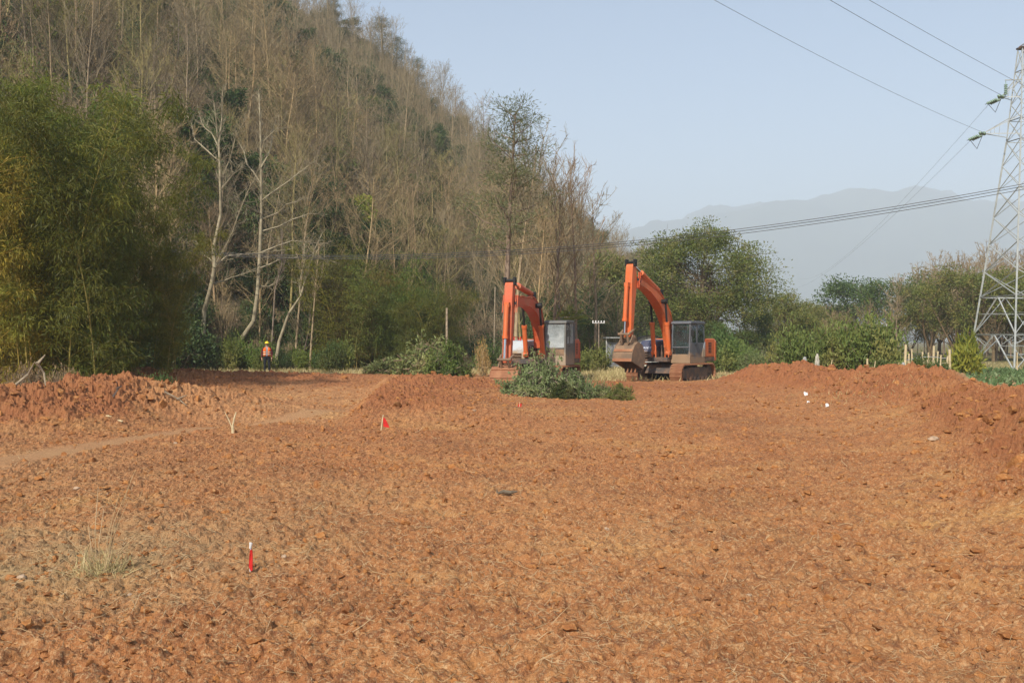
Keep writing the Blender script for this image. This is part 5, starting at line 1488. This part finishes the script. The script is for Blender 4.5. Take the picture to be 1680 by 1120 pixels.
    for z, rx, ry in ((1.08, .203, .173), (1.20, .207, .18)):
        V = []
        for k in range(n):
            a = -PI/2+.32+(2*PI-.64)*k/(n-1)
            for h in (-.022, .022): V.append((rx*math.cos(a)*1.03, ry*math.sin(a)*1.03+.005, z+h))
        st.add(V, [(2*k, 2*k+2, 2*k+3, 2*k+1) for k in range(n-1)])
    st.build('reflective_band', plain('silver_band', (.7, .68, .5), .4), vest)
    hm = MB(); V, F = [], []
    for i in range(7):
        a = i/6*PI/2
        for k in range(20): V.append((.118*math.cos(a)*math.cos(k*PI/10), -.015+.138*math.cos(a)*math.sin(k*PI/10), 1.665+.125*math.sin(a)))
    for i in range(6):
        for k in range(20): F.append((i*20+k, i*20+(k+1) % 20, (i+1)*20+(k+1) % 20, (i+1)*20+k))
    hm.add(V, F)
    hm.add([(.125*math.cos(k*PI/10), -.02+(.155 if math.sin(k*PI/10) > 0 else .20)*math.sin(k*PI/10), 1.66) for k in range(20)]+[(.125*math.cos(k*PI/10), -.02+(.155 if math.sin(k*PI/10) > 0 else .20)*math.sin(k*PI/10), 1.675) for k in range(20)], [list(range(20))[::-1], list(range(20, 40))]+[(k, (k+1) % 20, 20+(k+1) % 20, 20+k) for k in range(20)])
    hm.build('helmet', plain('yellow_helmet', (.80, .62, .03), .35, 0, .5, .05), root, 0, True)
    fc = MB()
    for sx in (-.035, .035): fc.box(sx-.012, sx+.012, -.122, -.112, 1.625, 1.637, 1)
    fc.add([(-.014, -.112, 1.585), (.014, -.112, 1.585), (0, -.140, 1.59), (0, -.115, 1.64)], [(0, 1, 2), (1, 3, 2), (0, 2, 3), (0, 3, 1)]); fc.box(-.022, .022, -.113, -.105, 1.555, 1.563, 1)
    for sx in (-.1, .1): fc.box(sx-.01, sx+.01, -.03, .01, 1.60, 1.655)
    fc.build('face', [M_[0], M_[4]], root)
worker()

# ------------------------------------------------------------------ pylon and cables
MAT['galv'] = plain('galvanised_steel', (.47, .49, .47), .6, .15, .4, .12, 3)
MAT['insul'] = plain('green_glass', (.24, .34, .26), .2, 0, .6, .1, 5)
MAT['cable'] = plain('dark_cable', (.07, .07, .075), .6)
def angle_bar(p, q, w):
    """L-section steel member"""
    p, q = Vector(p), Vector(q); d = (q-p).normalized(); ref = Vector((0, 0, 1)) if abs(d.z) < .9 else Vector((1, 0, 0))
    w *= .66; a = d.cross(ref).normalized(); b = d.cross(a).normalized(); t = w*.18
    sec = [(0, 0), (w, 0), (w, t), (t, t), (t, w), (0, w)]
    V = [p+a*(u-w/3)+b*(v-w/3) for u, v in sec]+[q+a*(u-w/3)+b*(v-w/3) for u, v in sec]
    return V, [list(range(6))[::-1], list(range(6, 12))]+[(i, (i+1) % 6, 6+(i+1) % 6, 6+i) for i in range(6)]
def pylon():
    cx, cy_, rz = 31.85, 62.0, R(9)
    root = empty('lattice_pylon', (cx, cy_, 0), rz, 'tall pale galvanised lattice pylon with green insulators at the right of the field', 'pylon')
    zs = [-.05, 2.25, 3.55, 4.6, 6.2, 7.9, 9.6, 11.3, 12.8, 14.3, 15.6, 16.6, 17.6, 18.6, 20.0]
    def hw(z): return np.interp(z, [0, 14.3, 17.6, 20.0], [2.28, .68, .42, .22])
    c4 = [(-1, -1), (1, -1), (1, 1), (-1, 1)]
    def cor(k, z): s = c4[k % 4]; w = float(hw(z)); return (s[0]*w, s[1]*w, z)
    def bar(name, p, q, w):
        V, F = angle_bar(p, q, w); return MB().add(V, F).build(name, MAT['galv'], root)
    for k in range(4):
        lg = MB()
        for a, b in ((0, 14.3), (14.3, 17.6), (17.6, 20.0)):
            V, F = angle_bar(cor(k, a-(.1 if a == 0 else 0)), cor(k, b), .17 if a < 10 else .12); lg.add(V, F)
        lg.build('leg', MAT['galv'], root)
    for k in range(4):
        a0, b0 = cor(k, 0), cor(k+1, 0); m1 = [(cor(k, 2.25)[i]+cor(k+1, 2.25)[i])/2 for i in range(3)]
        bar('brace', a0, m1, .10); bar('brace', b0, m1, .10)
        for e in (k, k+1):
            A = Vector(cor(e, 0)); Mm = Vector(m1); h = A.lerp(Mm, .45); h2_ = A.lerp(Mm, .68)
            bar('brace', cor(e, .95), h, .06); bar('brace', cor(e, 2.2), h2_, .06); bar('brace', cor(e, h2_.z), h2_, .06)
        for i in range(1, len(zs)-1):
            z0, z1 = zs[i], zs[i+1]; w = .075 if z0 < 10 else .055
            if i in (1, 3, 9, 10, 13): bar('crossbar', cor(k, z0), cor(k+1, z0), .12 if i in (1, 3) else .07)
            if i == 1:
                bar('brace', cor(k, z0), [(cor(k, 4.6)[j]+cor(k+1, 4.6)[j])/2 for j in range(3)], .09); bar('brace', cor(k+1, z0), [(cor(k, 4.6)[j]+cor(k+1, 4.6)[j])/2 for j in range(3)], .09); bar('brace', cor(k, 3.55), cor(k+1, 3.55), .05)
            elif i == 2: pass
            else:
                bar('brace', cor(k, z0), cor(k+1, z1), w); bar('brace', cor(k+1, z0), cor(k, z1), w)
    def arm(z, L, sx, name='cross_arm'):
        m = MB(); w = float(hw(z)); tip = (sx*L, 0, z+.05)
        for s in (-1, 1):
            for p, q in (((sx*w, s*w, z), tip), ((sx*float(hw(z+1.2)), s*float(hw(z+1.2)), z+1.2), tip)):
                V, F = angle_bar(p, q, .075); m.add(V, F)
            for t in (.35, .7):
                V, F = angle_bar(Vector((sx*w, s*w, z)).lerp(Vector(tip), t), Vector((sx*float(hw(z+1.2)), s*float(hw(z+1.2)), z+1.2)).lerp(Vector(tip), t), .04); m.add(V, F)
        m.build(name, MAT['galv'], root); return tip
    def string(p, d, n=6, r=.10, gap=.11):
        m = MB(); p = Vector(p); d = Vector(d).normalized()
        for i in range(n):
            c = p+d*(.2+i*gap); m.tube([c, c+d*.03, c+d*.075, c+d*.1], [.04, r, r*.85, .03], 12)
        m.tube([p, p+d*(.3+n*gap)], .018, 6)
        m.build('insulator_string', MAT['insul'], root, 0, True); return p+d*(.3+n*gap)
    ends = {}
    tl = arm(14.6, 2.75, -1); tr = arm(14.6, 2.75, 1); tu = arm(16.9, 1.5, -1); tu2 = arm(16.9, 1.5, 1)
    Mx = Matrix.Translation((cx, cy_, 0)) @ Matrix.Rotation(rz, 4, 'Z')
    near = Vector((-.62, -.78, .05)); away = Vector((-.45, .9, -.1))
    for nm, tip in (('low', tl), ('up', tu), ('low_far', tr), ('up_far', tu2)):
        for o_ in (-.12, .12):
            e1 = string(Vector(tip)+Vector((o_, 0, -.05)), near+Vector((0, 0, -.12))); e2 = string(Vector(tip)+Vector((o_, 0, -.05)), away+Vector((0, 0, -.15)))
        ends[nm] = (Mx @ e1, Mx @ e2)
        MB().tube([e1, (e1+e2)/2+Vector((0, 0, -.75)), e2], .018, 6).build('jumper_wire', MAT['cable'], root)
    vx = string(Vector((-1.35, -.2, 17.9)), (0, 0, -1), 6, .11); MB().tube([(-.36, -.3, 18.0), (-1.4, -.2, 17.95)], .035, 6).build('jumper_bracket', MAT['galv'], root)
    MB().box(-.3, .3, -.3, .3, 20.0, 20.1).tube([(-.3, 0, 20.1), (0, 0, 20.3), (.3, 0, 20.1)], .03, 6).build('tower_cap', MAT['steel'], root)
    sp = float(hw(2.0))
    for x0, t in ((-1.32, -4), (-.94, 3)):
        o = MB().box(-.16, .16, -.012, .012, -.24, .24).box(-.11, .11, -.0145, -.0125, .08, .13, 1).box(-.11, .11, -.0145, -.0125, -.02, .0, 1).box(-.11, .11, -.0145, -.0125, -.10, -.085, 1).build('sign_plate', [MAT['white'], MAT['galv']], root)
        o.location = (x0, -sp-.12, 1.98); o.rotation_euler = (0, R(t), 0)
    return ends
ENDS = pylon()
def sag_line(a, b, sag, n=28):
    a, b = Vector(a), Vector(b); return [a.lerp(b, i/n)-Vector((0, 0, sag*4*(i/n)*(1-i/n))) for i in range(n+1)]
def cable(pts, r, label, group=None, name='power_line'):
    o = MB().tube(pts, r, 5).build(name, MAT['cable']); return tag(o, label, 'cable', group)
g_ = 'conductors strung from the pylon'
# spans towards the viewer pass high over the field to a support behind it
cable(sag_line(ENDS['up'][0], (-30, -4, 19.0), .9, 40), .011, 'high power line running from the upper insulators up across the sky to the top edge', g_)
cable(sag_line(ENDS['up_far'][0], (-31, -4, 19.3), .9, 40), .010, 'high power line just right of the upper one, from the far side of the pylon', g_)
cable(sag_line(ENDS['low'][0], (-20, 6, 17.0), 1.2, 40), .008, 'faint power line from the lower left insulators, lowest of those crossing the open sky', g_)
cable(sag_line(ENDS['up'][1], (92, 320, 22.0), 3.5), .008, 'faint power line leading away behind the pylon from the upper insulators', g_)
cable(sag_line(ENDS['low'][1], (86, 320, 19.0), 3.5), .008, 'faint power line leading away behind the pylon from the lower insulators', g_)
def low_cables():
    A = [at(1760, 286, 44), at(1760, 290, 44.1), at(1760, 295, 44.3)]
    B = [at(270, 409, 58.5), at(270, 411, 58.7), at(270, 413, 58.9)]
    lab = ('uppermost of the three dark cables slung low across the whole scene', 'middle one of the three dark cables slung low across the scene', 'lowest of the three dark cables slung low across the scene')
    for a, b, l, s in zip(A, B, lab, (1.56, 1.58, 1.6)): cable(sag_line(a, b, s, 48), .015, l, 'low cables across the field', 'overhead_cable')
low_cables()
def small_mast():
    p = at(1231, 585, 96)
    root = empty('lattice_mast', (p.x, p.y, 0), R(20), 'small pale lattice mast half hidden right of the large rounded evergreen', 'mast')
    H = 6.8
    def hw(z): return .62-.075*z
    c4 = [(-1, -1), (1, -1), (1, 1), (-1, 1)]
    for k in range(4):
        V, F = angle_bar((c4[k][0]*hw(0), c4[k][1]*hw(0), -.1), (c4[k][0]*hw(H), c4[k][1]*hw(H), H), .09); MB().add(V, F).build('leg', MAT['galv'], root)
        m = MB(); a, b = c4[k], c4[(k+1) % 4]
        for i in range(8):
            z0, z1 = H*i/8, H*(i+1)/8
            for (u, v) in ((a, b), (b, a)):
                V, F = angle_bar((u[0]*hw(z0), u[1]*hw(z0), z0), (v[0]*hw(z1), v[1]*hw(z1), z1), .055); m.add(V, F)
        m.build('brace', MAT['galv'], root)
small_mast()

# ------------------------------------------------------------------ shed, posts, fence
def shed():
    p = at(1030, 592, 70); x0 = p.x
    root = empty('shed', (x0, 70, 0), 0, 'low whitish shed with grey sheet wall and arched cover behind the right excavator bucket', 'shed')
    sheet = plain('pale_sheet', (.52, .52, .49), .7, 0, .3, .12, 4); grey = plain('grey_sheet', (.33, .34, .35), .7, 0, .3, .15, 3)
    w = MB()
    for i in range(14): w.box(-1.45+i*.075, -1.45+i*.075+.06, -.02+(i % 2)*.012, .03, 0, 1.75)
    w.build('sheet_wall', grey, root)
    MB().box(-.40, .35, -.03, .03, 0, 2.2).build('white_panel', sheet, root)
    MB().box(-1.6, .4, -.55, 1.8, 2.02, 2.1).build('roof', sheet, root, .02)
    MB().box(-1.55, -1.47, -.1, 0, 0, 2.02).build('post', sheet, root)
    V = []; n = 12
    for y in (.1, 2.4):
        for i in range(n+1):
            a = PI*i/n; V.append((1.65-1.25*math.cos(a), y, 1.3+.95*math.sin(a)))
        for i in range(n+1):
            a = PI*i/n; V.append((1.65-1.20*math.cos(a), y, 1.3+.90*math.sin(a)))
    k = n+1
    F = [(i, i+1, 2*k+i+1, 2*k+i) for i in range(n)]+[(k+i+1, k+i, 3*k+i, 3*k+i+1) for i in range(n)]+[(i+1, i, k+i, k+i+1) for i in range(n)]+[(2*k+i, 2*k+i+1, 3*k+i+1, 3*k+i) for i in range(n)]
    MB().add(V, F).build('arched_cover', MAT['black'], root)
    V = [(1.65, .35, 1.3)]+[(1.65-1.19*math.cos(PI*i/n), .35, 1.3+.89*math.sin(PI*i/n)) for i in range(n+1)]+[(2.84, .35, 0), (.46, .35, 0)]
    MB().add(V+[(a, .40, c) for a, b, c in V], [[1+i for i in range(n+1)]+[n+2, n+3], [len(V)+j for j in ([1+i for i in range(n+1)]+[n+2, n+3])[::-1]]]).build('end_wall', sheet, root)
    for xx in (1.2, 1.75, 2.3): MB().box(xx-.02, xx+.02, .31, .347, 0, 2.0).build('rib', MAT['weathered'], root)
shed()
def pole_with_arms():
    p = at(982, 585, 64)
    root = empty('utility_pole', (p.x, 64, ground_z(p.x, 64)), 0, 'short pole with a white comb-like crossarm between the excavators', 'pole')
    MB().tube([(0, 0, -.2), (.02, 0, 3.15)], [.05, .035], 8).build('post', MAT['greybark'], root)
    m = MB().box(-.4, .4, -.02, .02, 2.97, 3.0); m.build('crossarm', MAT['white'], root)
    for i in range(5): MB().tube([(-.36+i*.18, 0, 3.0), (-.36+i*.18, 0, 3.05), (-.36+i*.18, 0, 3.14)], [.03, .05, .035], 8).build('insulator', MAT['white'], root)
pole_with_arms()
def post(px, ytop, ybase, D, r, label, mat='weathered', lean=0.0, name='wooden_post', group=None):
    p = at(px, ybase, D); g = ground_z(p.x, D); h = (ybase-ytop)/FPX*D+max(0, p.z-g)
    o = MB().tube([(0, 0, -.15), (lean*.5, 0.02, h*.5), (lean, 0, h)], [r, r*.95, r*.85], 8).build(name, MAT[mat]); o.location = (p.x, D, g)
    return tag(o, label, 'post', group)
post(733, 505, 585, 56, .07, 'upright wooden post standing behind the heap of cut greenery')
post(810, 470, 560, 70, .05, 'thin wooden pole among the shrubs left of the left excavator', 'weathered', .1)
post(1423, 588, 615, 37, .04, 'short pale stake in front of the largest citrus bush', 'wood')
post(1431, 592, 612, 37.5, .02, 'thin leaning stake beside the short pale stake', 'wood', .12)
post(1361, 590, 612, 38, .02, 'thin slanting twig stake near the plastic bags', 'wood', .1)
post(1669, 578, 608, 57, .035, 'thin pale stake under the pylon', 'wood')
def stick_fence():
    rng = np.random.default_rng(91)
    c = at(1520, 608, 43); root = empty('stick_fence', (c.x, 43, ground_z(c.x, 43)), 0, 'rough stick fence with a sagging white cord, left of the yellow shrub', 'fence')
    for px, top, D, r in ((1485, 565, 41, .055), (1492, 580, 44, .04), (1496, 572, 45, .04), (1514, 577, 45, .045), (1524, 578, 45, .04), (1531, 567, 46, .055), (1537, 576, 46, .04), (1543, 582, 44, .035), (1552, 584, 42, .04), (1558, 573, 42, .055), (1521, 590, 41, .035), (1542, 587, 40.5, .03)):
        p = at(px, 560, D); g = ground_z(p.x, D); h = CAMH+(560-top)/FPX*D-g
        b = Vector((p.x, D, g))-root.location
        MB().tube([b+Vector((0, 0, -.15)), b+Vector((rng.normal(0, .02), 0, h*.5)), b+Vector((rng.normal(0, .04), 0, h))], [r, r*.95, r*.9], 7).build('stake', MAT['wood'], root)
    pts = [at(1485, 591, 41), at(1500, 588, 43), at(1515, 585.5, 44.5), at(1532, 585, 45.5), at(1545, 587.5, 44), at(1558, 587, 42)]
    MB().tube([p-root.location for p in pts], .015, 5).build('cord', MAT['white'], root)
    pts = [at(1542, 597, 40.5), at(1550, 595, 41.8), at(1558, 596, 42)]
    MB().tube([p-root.location for p in pts], .014, 5).build('rail', MAT['wood'], root)
stick_fence()
def rag(px, ytop, ybase, D, label, seed, mat):
    rng = np.random.default_rng(seed); p = at(px, ybase, D); g = ground_z(p.x, D); h = CAMH+(560-ytop)/FPX*D-g; w = 10/FPX*D
    m = MB(); V = []; n, k = 9, 10
    for i in range(n):
        t = i/(n-1); r = w*(.18+.55*t**.8*(1-.25*t))
        for j in range(k): a = 2*PI*j/k; rr = r*rng.uniform(.6, 1.25); V.append((rr*math.cos(a)+.12*w*(1-t), rr*.6*math.sin(a), h*(1-t*.98)))
    m.add(V, [(i*k+j, (i+1)*k+j, (i+1)*k+(j+1) % k, i*k+(j+1) % k) for i in range(n-1) for j in range(k)]+[list(range(k))])
    o = m.build('plastic_bag', mat); o.location = (p.x, D, g); return tag(o, label, 'plastic bag')
MAT['bag'] = plain('striped_sack', (.62, .58, .48), .7, 0, .3, .35, 5)
MAT['bag2'] = plain('grey_bag', (.42, .42, .40), .7, 0, .3, .2, 5)
rag(1340, 580, 607, 42, 'creamy patterned plastic bag hung upright at the citrus bushes', 3, MAT['bag'])
rag(1319, 585, 601, 44, 'grey plastic bag left of the creamy one at the citrus bushes', 4, MAT['bag2'])
rag(1481, 594, 606, 39, 'pale crumpled bag at the foot of the fence\'s tallest stake', 5, MAT['bag2'])

# ------------------------------------------------------------------ survey markers and litter on the field
def sz(x, y): return float(soil_z(x, y)[0])
def field_pt(px, py):
    """ground point seen at a picture position, found on the coarse surface"""
    D = np.arange(4, 60, .05); x = (px-840)/FPX*D
    k = np.nonzero(CAMH+(560-py)/FPX*D <= coarse(x, D)+.02)[0]
    return (float(x[k[0]]), float(D[k[0]])) if len(k) else ((px-840)/FPX*20, 20)
def flag(px, py, h, lean, fl, label):
    x, D = field_pt(px, py); s = D/FPX; h *= s
    root = empty('survey_flag', (x, D, sz(x, D)-.01), 0, label, 'flag', 'red survey flags in the field')
    MB().tube([(0, 0, -.05), (lean*s*.5, 0, h*.5), (lean*s, 0, h)], .006 if D < 10 else .014, 7).build('stake', MAT['wood'] if D > 10 else MAT['white'], root)
    V = [(a*s, (-.012+.006*(i % 2)), b*s) for i, (a, b) in enumerate(fl)]
    n = len(V)
    MB().add(V+[(a, b+.008, c) for a, b, c in V], [list(range(n)), list(range(2*n-1, n-1, -1))]+[((i+1) % n, i, n+i, n+(i+1) % n) for i in range(n)]).build('pennant', MAT['redflag'], root)
    return root, s, h
r_, s_, h_ = flag(410, 935, 47, 2, [(1, 36), (4, 36), (5, 26), (4.5, 2), (1.5, 1), (-1.5, 9), (-.5, 24)], 'long narrow red ribbon flag on a white-tipped stake, the nearest marker')
MB().tube([(2.4*s_, -.002, h_-.01), (2.6*s_, -.012, h_+.004), (1*s_, -.016, h_-.04)], [.008, .014, .006], 7).build('white_knot', MAT['white'], r_)
flag(625, 707, 25, 4, [(3, 23), (7, 19), (11, 12), (14, 4), (8, 5), (4, 6)], 'small red triangular flag on a leaning pale stake in mid field')
flag(852, 667, 8, 1, [(0, 7), (4, 5), (3, 0), (-3, 1)], 'tiny red flag scrap lying below the felled branch pile')
x, D = field_pt(383, 711); s = D/FPX
st = empty('forked_stake', (x, D, sz(x, D)-.02), 0, 'pale forked stick stake standing beside the silty track', 'stake')
MB().tube([(0, 0, -.05), (-1*s, 0, 14*s), (1.5*s, 0, 26*s), (4.5*s, 0, 36*s)], [.022, .02, .018, .014], 7).build('stick', MAT['wood'], st)
MB().tube([(-2*s, 0, -.05), (-3*s, 0, 12*s), (-9*s, .02, 25*s), (-15*s, .02, 37*s)], [.014, .012, .009, .006], 7).build('stick', MAT['wood'], st)
def rock(px, py, w, label, name='stone', cat='stone', mat='stone', squash=.6, seed=1, n=2):
    x, D = field_pt(px, py); r = w/2/FPX*D; rng = np.random.default_rng(seed)
    V, F = ICO
    # one subdivision, then dent it
    V = [tuple(v) for v in V]; cache = {}; F2 = []
    def mid(a, b):
        k = (min(a, b), max(a, b))
        if k not in cache: m = np.array(V[a])+np.array(V[b]); V.append(tuple(m/np.linalg.norm(m))); cache[k] = len(V)-1
        return cache[k]
    for a, b, c in F: ab, bc, ca = mid(a, b), mid(b, c), mid(c, a); F2 += [(a, ab, ca), (b, bc, ab), (c, ca, bc), (ab, bc, ca)]
    A = np.array(V); A *= (1+.16*rng.normal(size=(len(A), 1)).clip(-1.5, 1.5))*r*np.array([1, rng.uniform(.7, 1.1), squash])
    o = obj(name, mesh_np(name, [(A, np.array(F2), 0)], [MAT[mat]])); o.location = (x, D, sz(x, D)+r*squash*(.35 if mat == 'stone' else .1)); o.rotation_euler = (0, 0, rng.uniform(0, 6))
    return tag(o, label, cat, 'stones and lumps on the field')
for i, a in enumerate(((148, 808, 14, 'flat pale stone near the silty track behind the dry grass stalks'), (126, 803, 12, 'small pale stone left of the flat one by the silty track'), (288, 727, 9, 'pale upright stone beside the silty track, left of the forked stake'),
    (1531, 721, 17, 'broad pinkish flat stone on the lower slope of the right bank'), (466, 918, 12, 'pale stone right of the long red ribbon flag'), (213, 967, 14, 'elongated pale stone below the dry grass stalks'), (505, 979, 11, 'small pale pebble in the soil below the ribbon flag'),
    (85, 942, 16, 'pale stone at the left in the stony patch'), (35, 955, 18, 'larger pale stone at the left edge of the stony patch'), (778, 675, 7, 'small pale stone in mid field below the felled branches'), (1228, 975, 11, 'pale chip of stone on the right foreground soil'), (1440, 757, 7, 'pale stone chip at the foot of the right bank'),
    (1377, 620, 7, 'pale stone near the crest of the right bank'), (175, 810, 8, 'round pale pebble right of the flat stone by the track'), (995, 871, 9, 'small pale stone in the middle of the field'))):
    rock(*a, seed=10+i)
for i, a in enumerate(((418, 1058, 34, 'rounded red clod alone in the left foreground', 'earth_clod'), (1650, 1040, 30, 'big dark slab of earth at the right edge of the foreground', 'earth_clod'), (935, 1040, 30, 'broad flat yellowish lump of earth in the central foreground', 'earth_clod'), (1470, 1000, 30, 'dark clod pair in the right foreground', 'earth_clod'), (1405, 1085, 30, 'wide crusted clod near the bottom of the right foreground', 'earth_clod'), (718, 815, 20, 'small brown clod left of the dark log', 'earth_clod'), (1605, 905, 24, 'long orange slab of soil on the right', 'earth_clod'), (1545, 935, 30, 'orange clod with a dark hollow beneath, right of centre', 'earth_clod'), (1670, 880, 22, 'round clod at the right edge halfway up the field', 'earth_clod'))):
    rock(*a[:4], name=a[4], cat='clod', mat='clod', squash=.45, seed=40+i)
def log():  # dark bar added to stand for the shade of a crevice among clods
    x, D = field_pt(832, 815); s = D/FPX
    o = MB().tube([(-16*s, 0, .02), (-6*s, .03, .035), (6*s, .0, .03), (17*s, .03, .035)], [.012, .022, .02, .008], 8).tube([(-16*s, 0, .02), (-17*s, 0, .07)], [.014, .005], 6).build('dark_crevice_strip', MAT['darkbark']); o.location = (x, D, sz(x, D)+.01)
    tag(o, 'short dark strip standing in for a shaded crevice in the middle of the field', 'log')
log()
def paper(px, py, w, h, label, seed):
    x, D = field_pt(px, py); s = D/FPX; rng = np.random.default_rng(seed)
    V = []
    for j in range(4):
        for i in range(5): V.append(((i/4-.5)*w*s, (j/3-.5)*h*s*.8+rng.normal(0, .006), (j/3)*h*s+rng.normal(0, .012)))
    F = [(j*5+i, j*5+i+1, j*5+i+6, j*5+i+5) for j in range(3) for i in range(4)]
    o = MB().add(V, F).build('litter_scrap', MAT['white' if px > 500 else 'wood']); so = o.modifiers.new('thick', 'SOLIDIFY'); so.thickness = .006
    o.location = (x, D, sz(x, D)+.01); tag(o, label, 'litter', 'white litter on the banks')
paper(1322, 650, 6, 5, 'white square scrap of litter on the face of the right bank', 1)
paper(1326, 661, 4, 1.5, 'thin white sliver of litter under the square scrap', 2)
paper(1357, 668, 5, 4, 'white crumpled scrap of litter lower on the right bank', 3)
paper(178, 688, 9, 2, 'pale scrap on the face of the left spoil heap', 4)
paper(197, 693, 10, 2.5, 'pale splinter right of the scrap on the left spoil heap', 5)
def branch(px, py, pts, r, label, name='dead_branch', mat='weathered'):
    x, D = field_pt(px, py); s = D/FPX
    m = MB()
    for p in pts: m.tube([(a*s, .12*math.sin(i*2.0), max(b*s, 0.0)) for i, (a, b) in enumerate(p)], [r*(1-.7*i/(len(p)-1)) for i in range(len(p))], 6)
    o = m.build(name, MAT[mat]); o.location = (x, D, sz(x, D)); tag(o, label, 'branch')
branch(62, 645, [[(-40, 0), (-20, 20), (-2, 40)], [(-2, 40), (6, 22), (16, 2)], [(0, 38), (8, 52)]], .035, 'pale dead branch propped like a tent on the left heap')
branch(185, 665, [[(0, -2), (6, 14), (9, 26)], [(6, 14), (12, 18)]], .03, 'dark root stub sticking out of the left spoil heap', 'root_stub', 'steel')
branch(290, 665, [[(-20, 22), (0, 10), (18, -2)], [(0, 10), (14, 16)]], .025, 'pale dead branch lying in the gap between the mounds')
def stalks():
    rng = np.random.default_rng(95)
    x, D = field_pt(168, 942); s = D/FPX
    root = empty('dry_grass_stalks', (x, D, sz(x, D)), 0, 'tall dry grass stalks standing alone in the left foreground', 'grass')
    for i, (dx, h, tx) in enumerate(((-8, 140, -18), (-4, 105, -5), (0, 172, 52), (3, 120, 42), (6, 160, 46), (8, 90, 25), (-10, 80, -28), (-16, 62, -60), (4, 135, 30), (10, 70, 60))):
        pts = [(dx*s, rng.normal(0, .02), -.02), ((dx+(tx-dx)*.35)*s, rng.normal(0, .03), h*.5*s), (tx*s, rng.normal(0, .06), h*s)]
        MB().tube(pts, [.0034, .003, .0016], 5).build('stalk', MAT['straw'], root)
    m = []
    q = 260; a = rng.uniform(0, 6.28, q); el = rng.uniform(.2, 1.3, q)
    V, F = leafs(np.stack([rng.normal(0, .10, q), rng.normal(0, .12, q), np.zeros(q)], 1), np.stack([np.cos(a)*np.cos(el), np.sin(a)*np.cos(el), np.sin(el)], 1), rng.uniform(.06, .28, q), .006, rng, 0)
    tag(obj('blade_tuft', mesh_np('blade_tuft', [(V, F, 0)], [MAT['drygrass']]), root), None, None, None, 'stuff')
stalks()
# ------------------------------------------------------------------ air between here and the mountain
def haze():
    m = bpy.data.materials.new('haze'); m.use_nodes = True; nt = m.node_tree; nt.nodes.clear()
    out = nt.nodes.new('ShaderNodeOutputMaterial'); v = nt.nodes.new('ShaderNodeVolumePrincipled')
    v.inputs['Color'].default_value = (.78, .87, .97, 1); v.inputs['Density'].default_value = HAZE; v.inputs['Anisotropy'].default_value = 0.0
    nt.links.new(v.outputs[0], out.inputs['Volume'])
    o = MB().box(-6600, 6600, -6500, 6600, -4.5, 720).build('haze', m); tag(o, kind='stuff')
HAZE = 4.4e-4
haze()
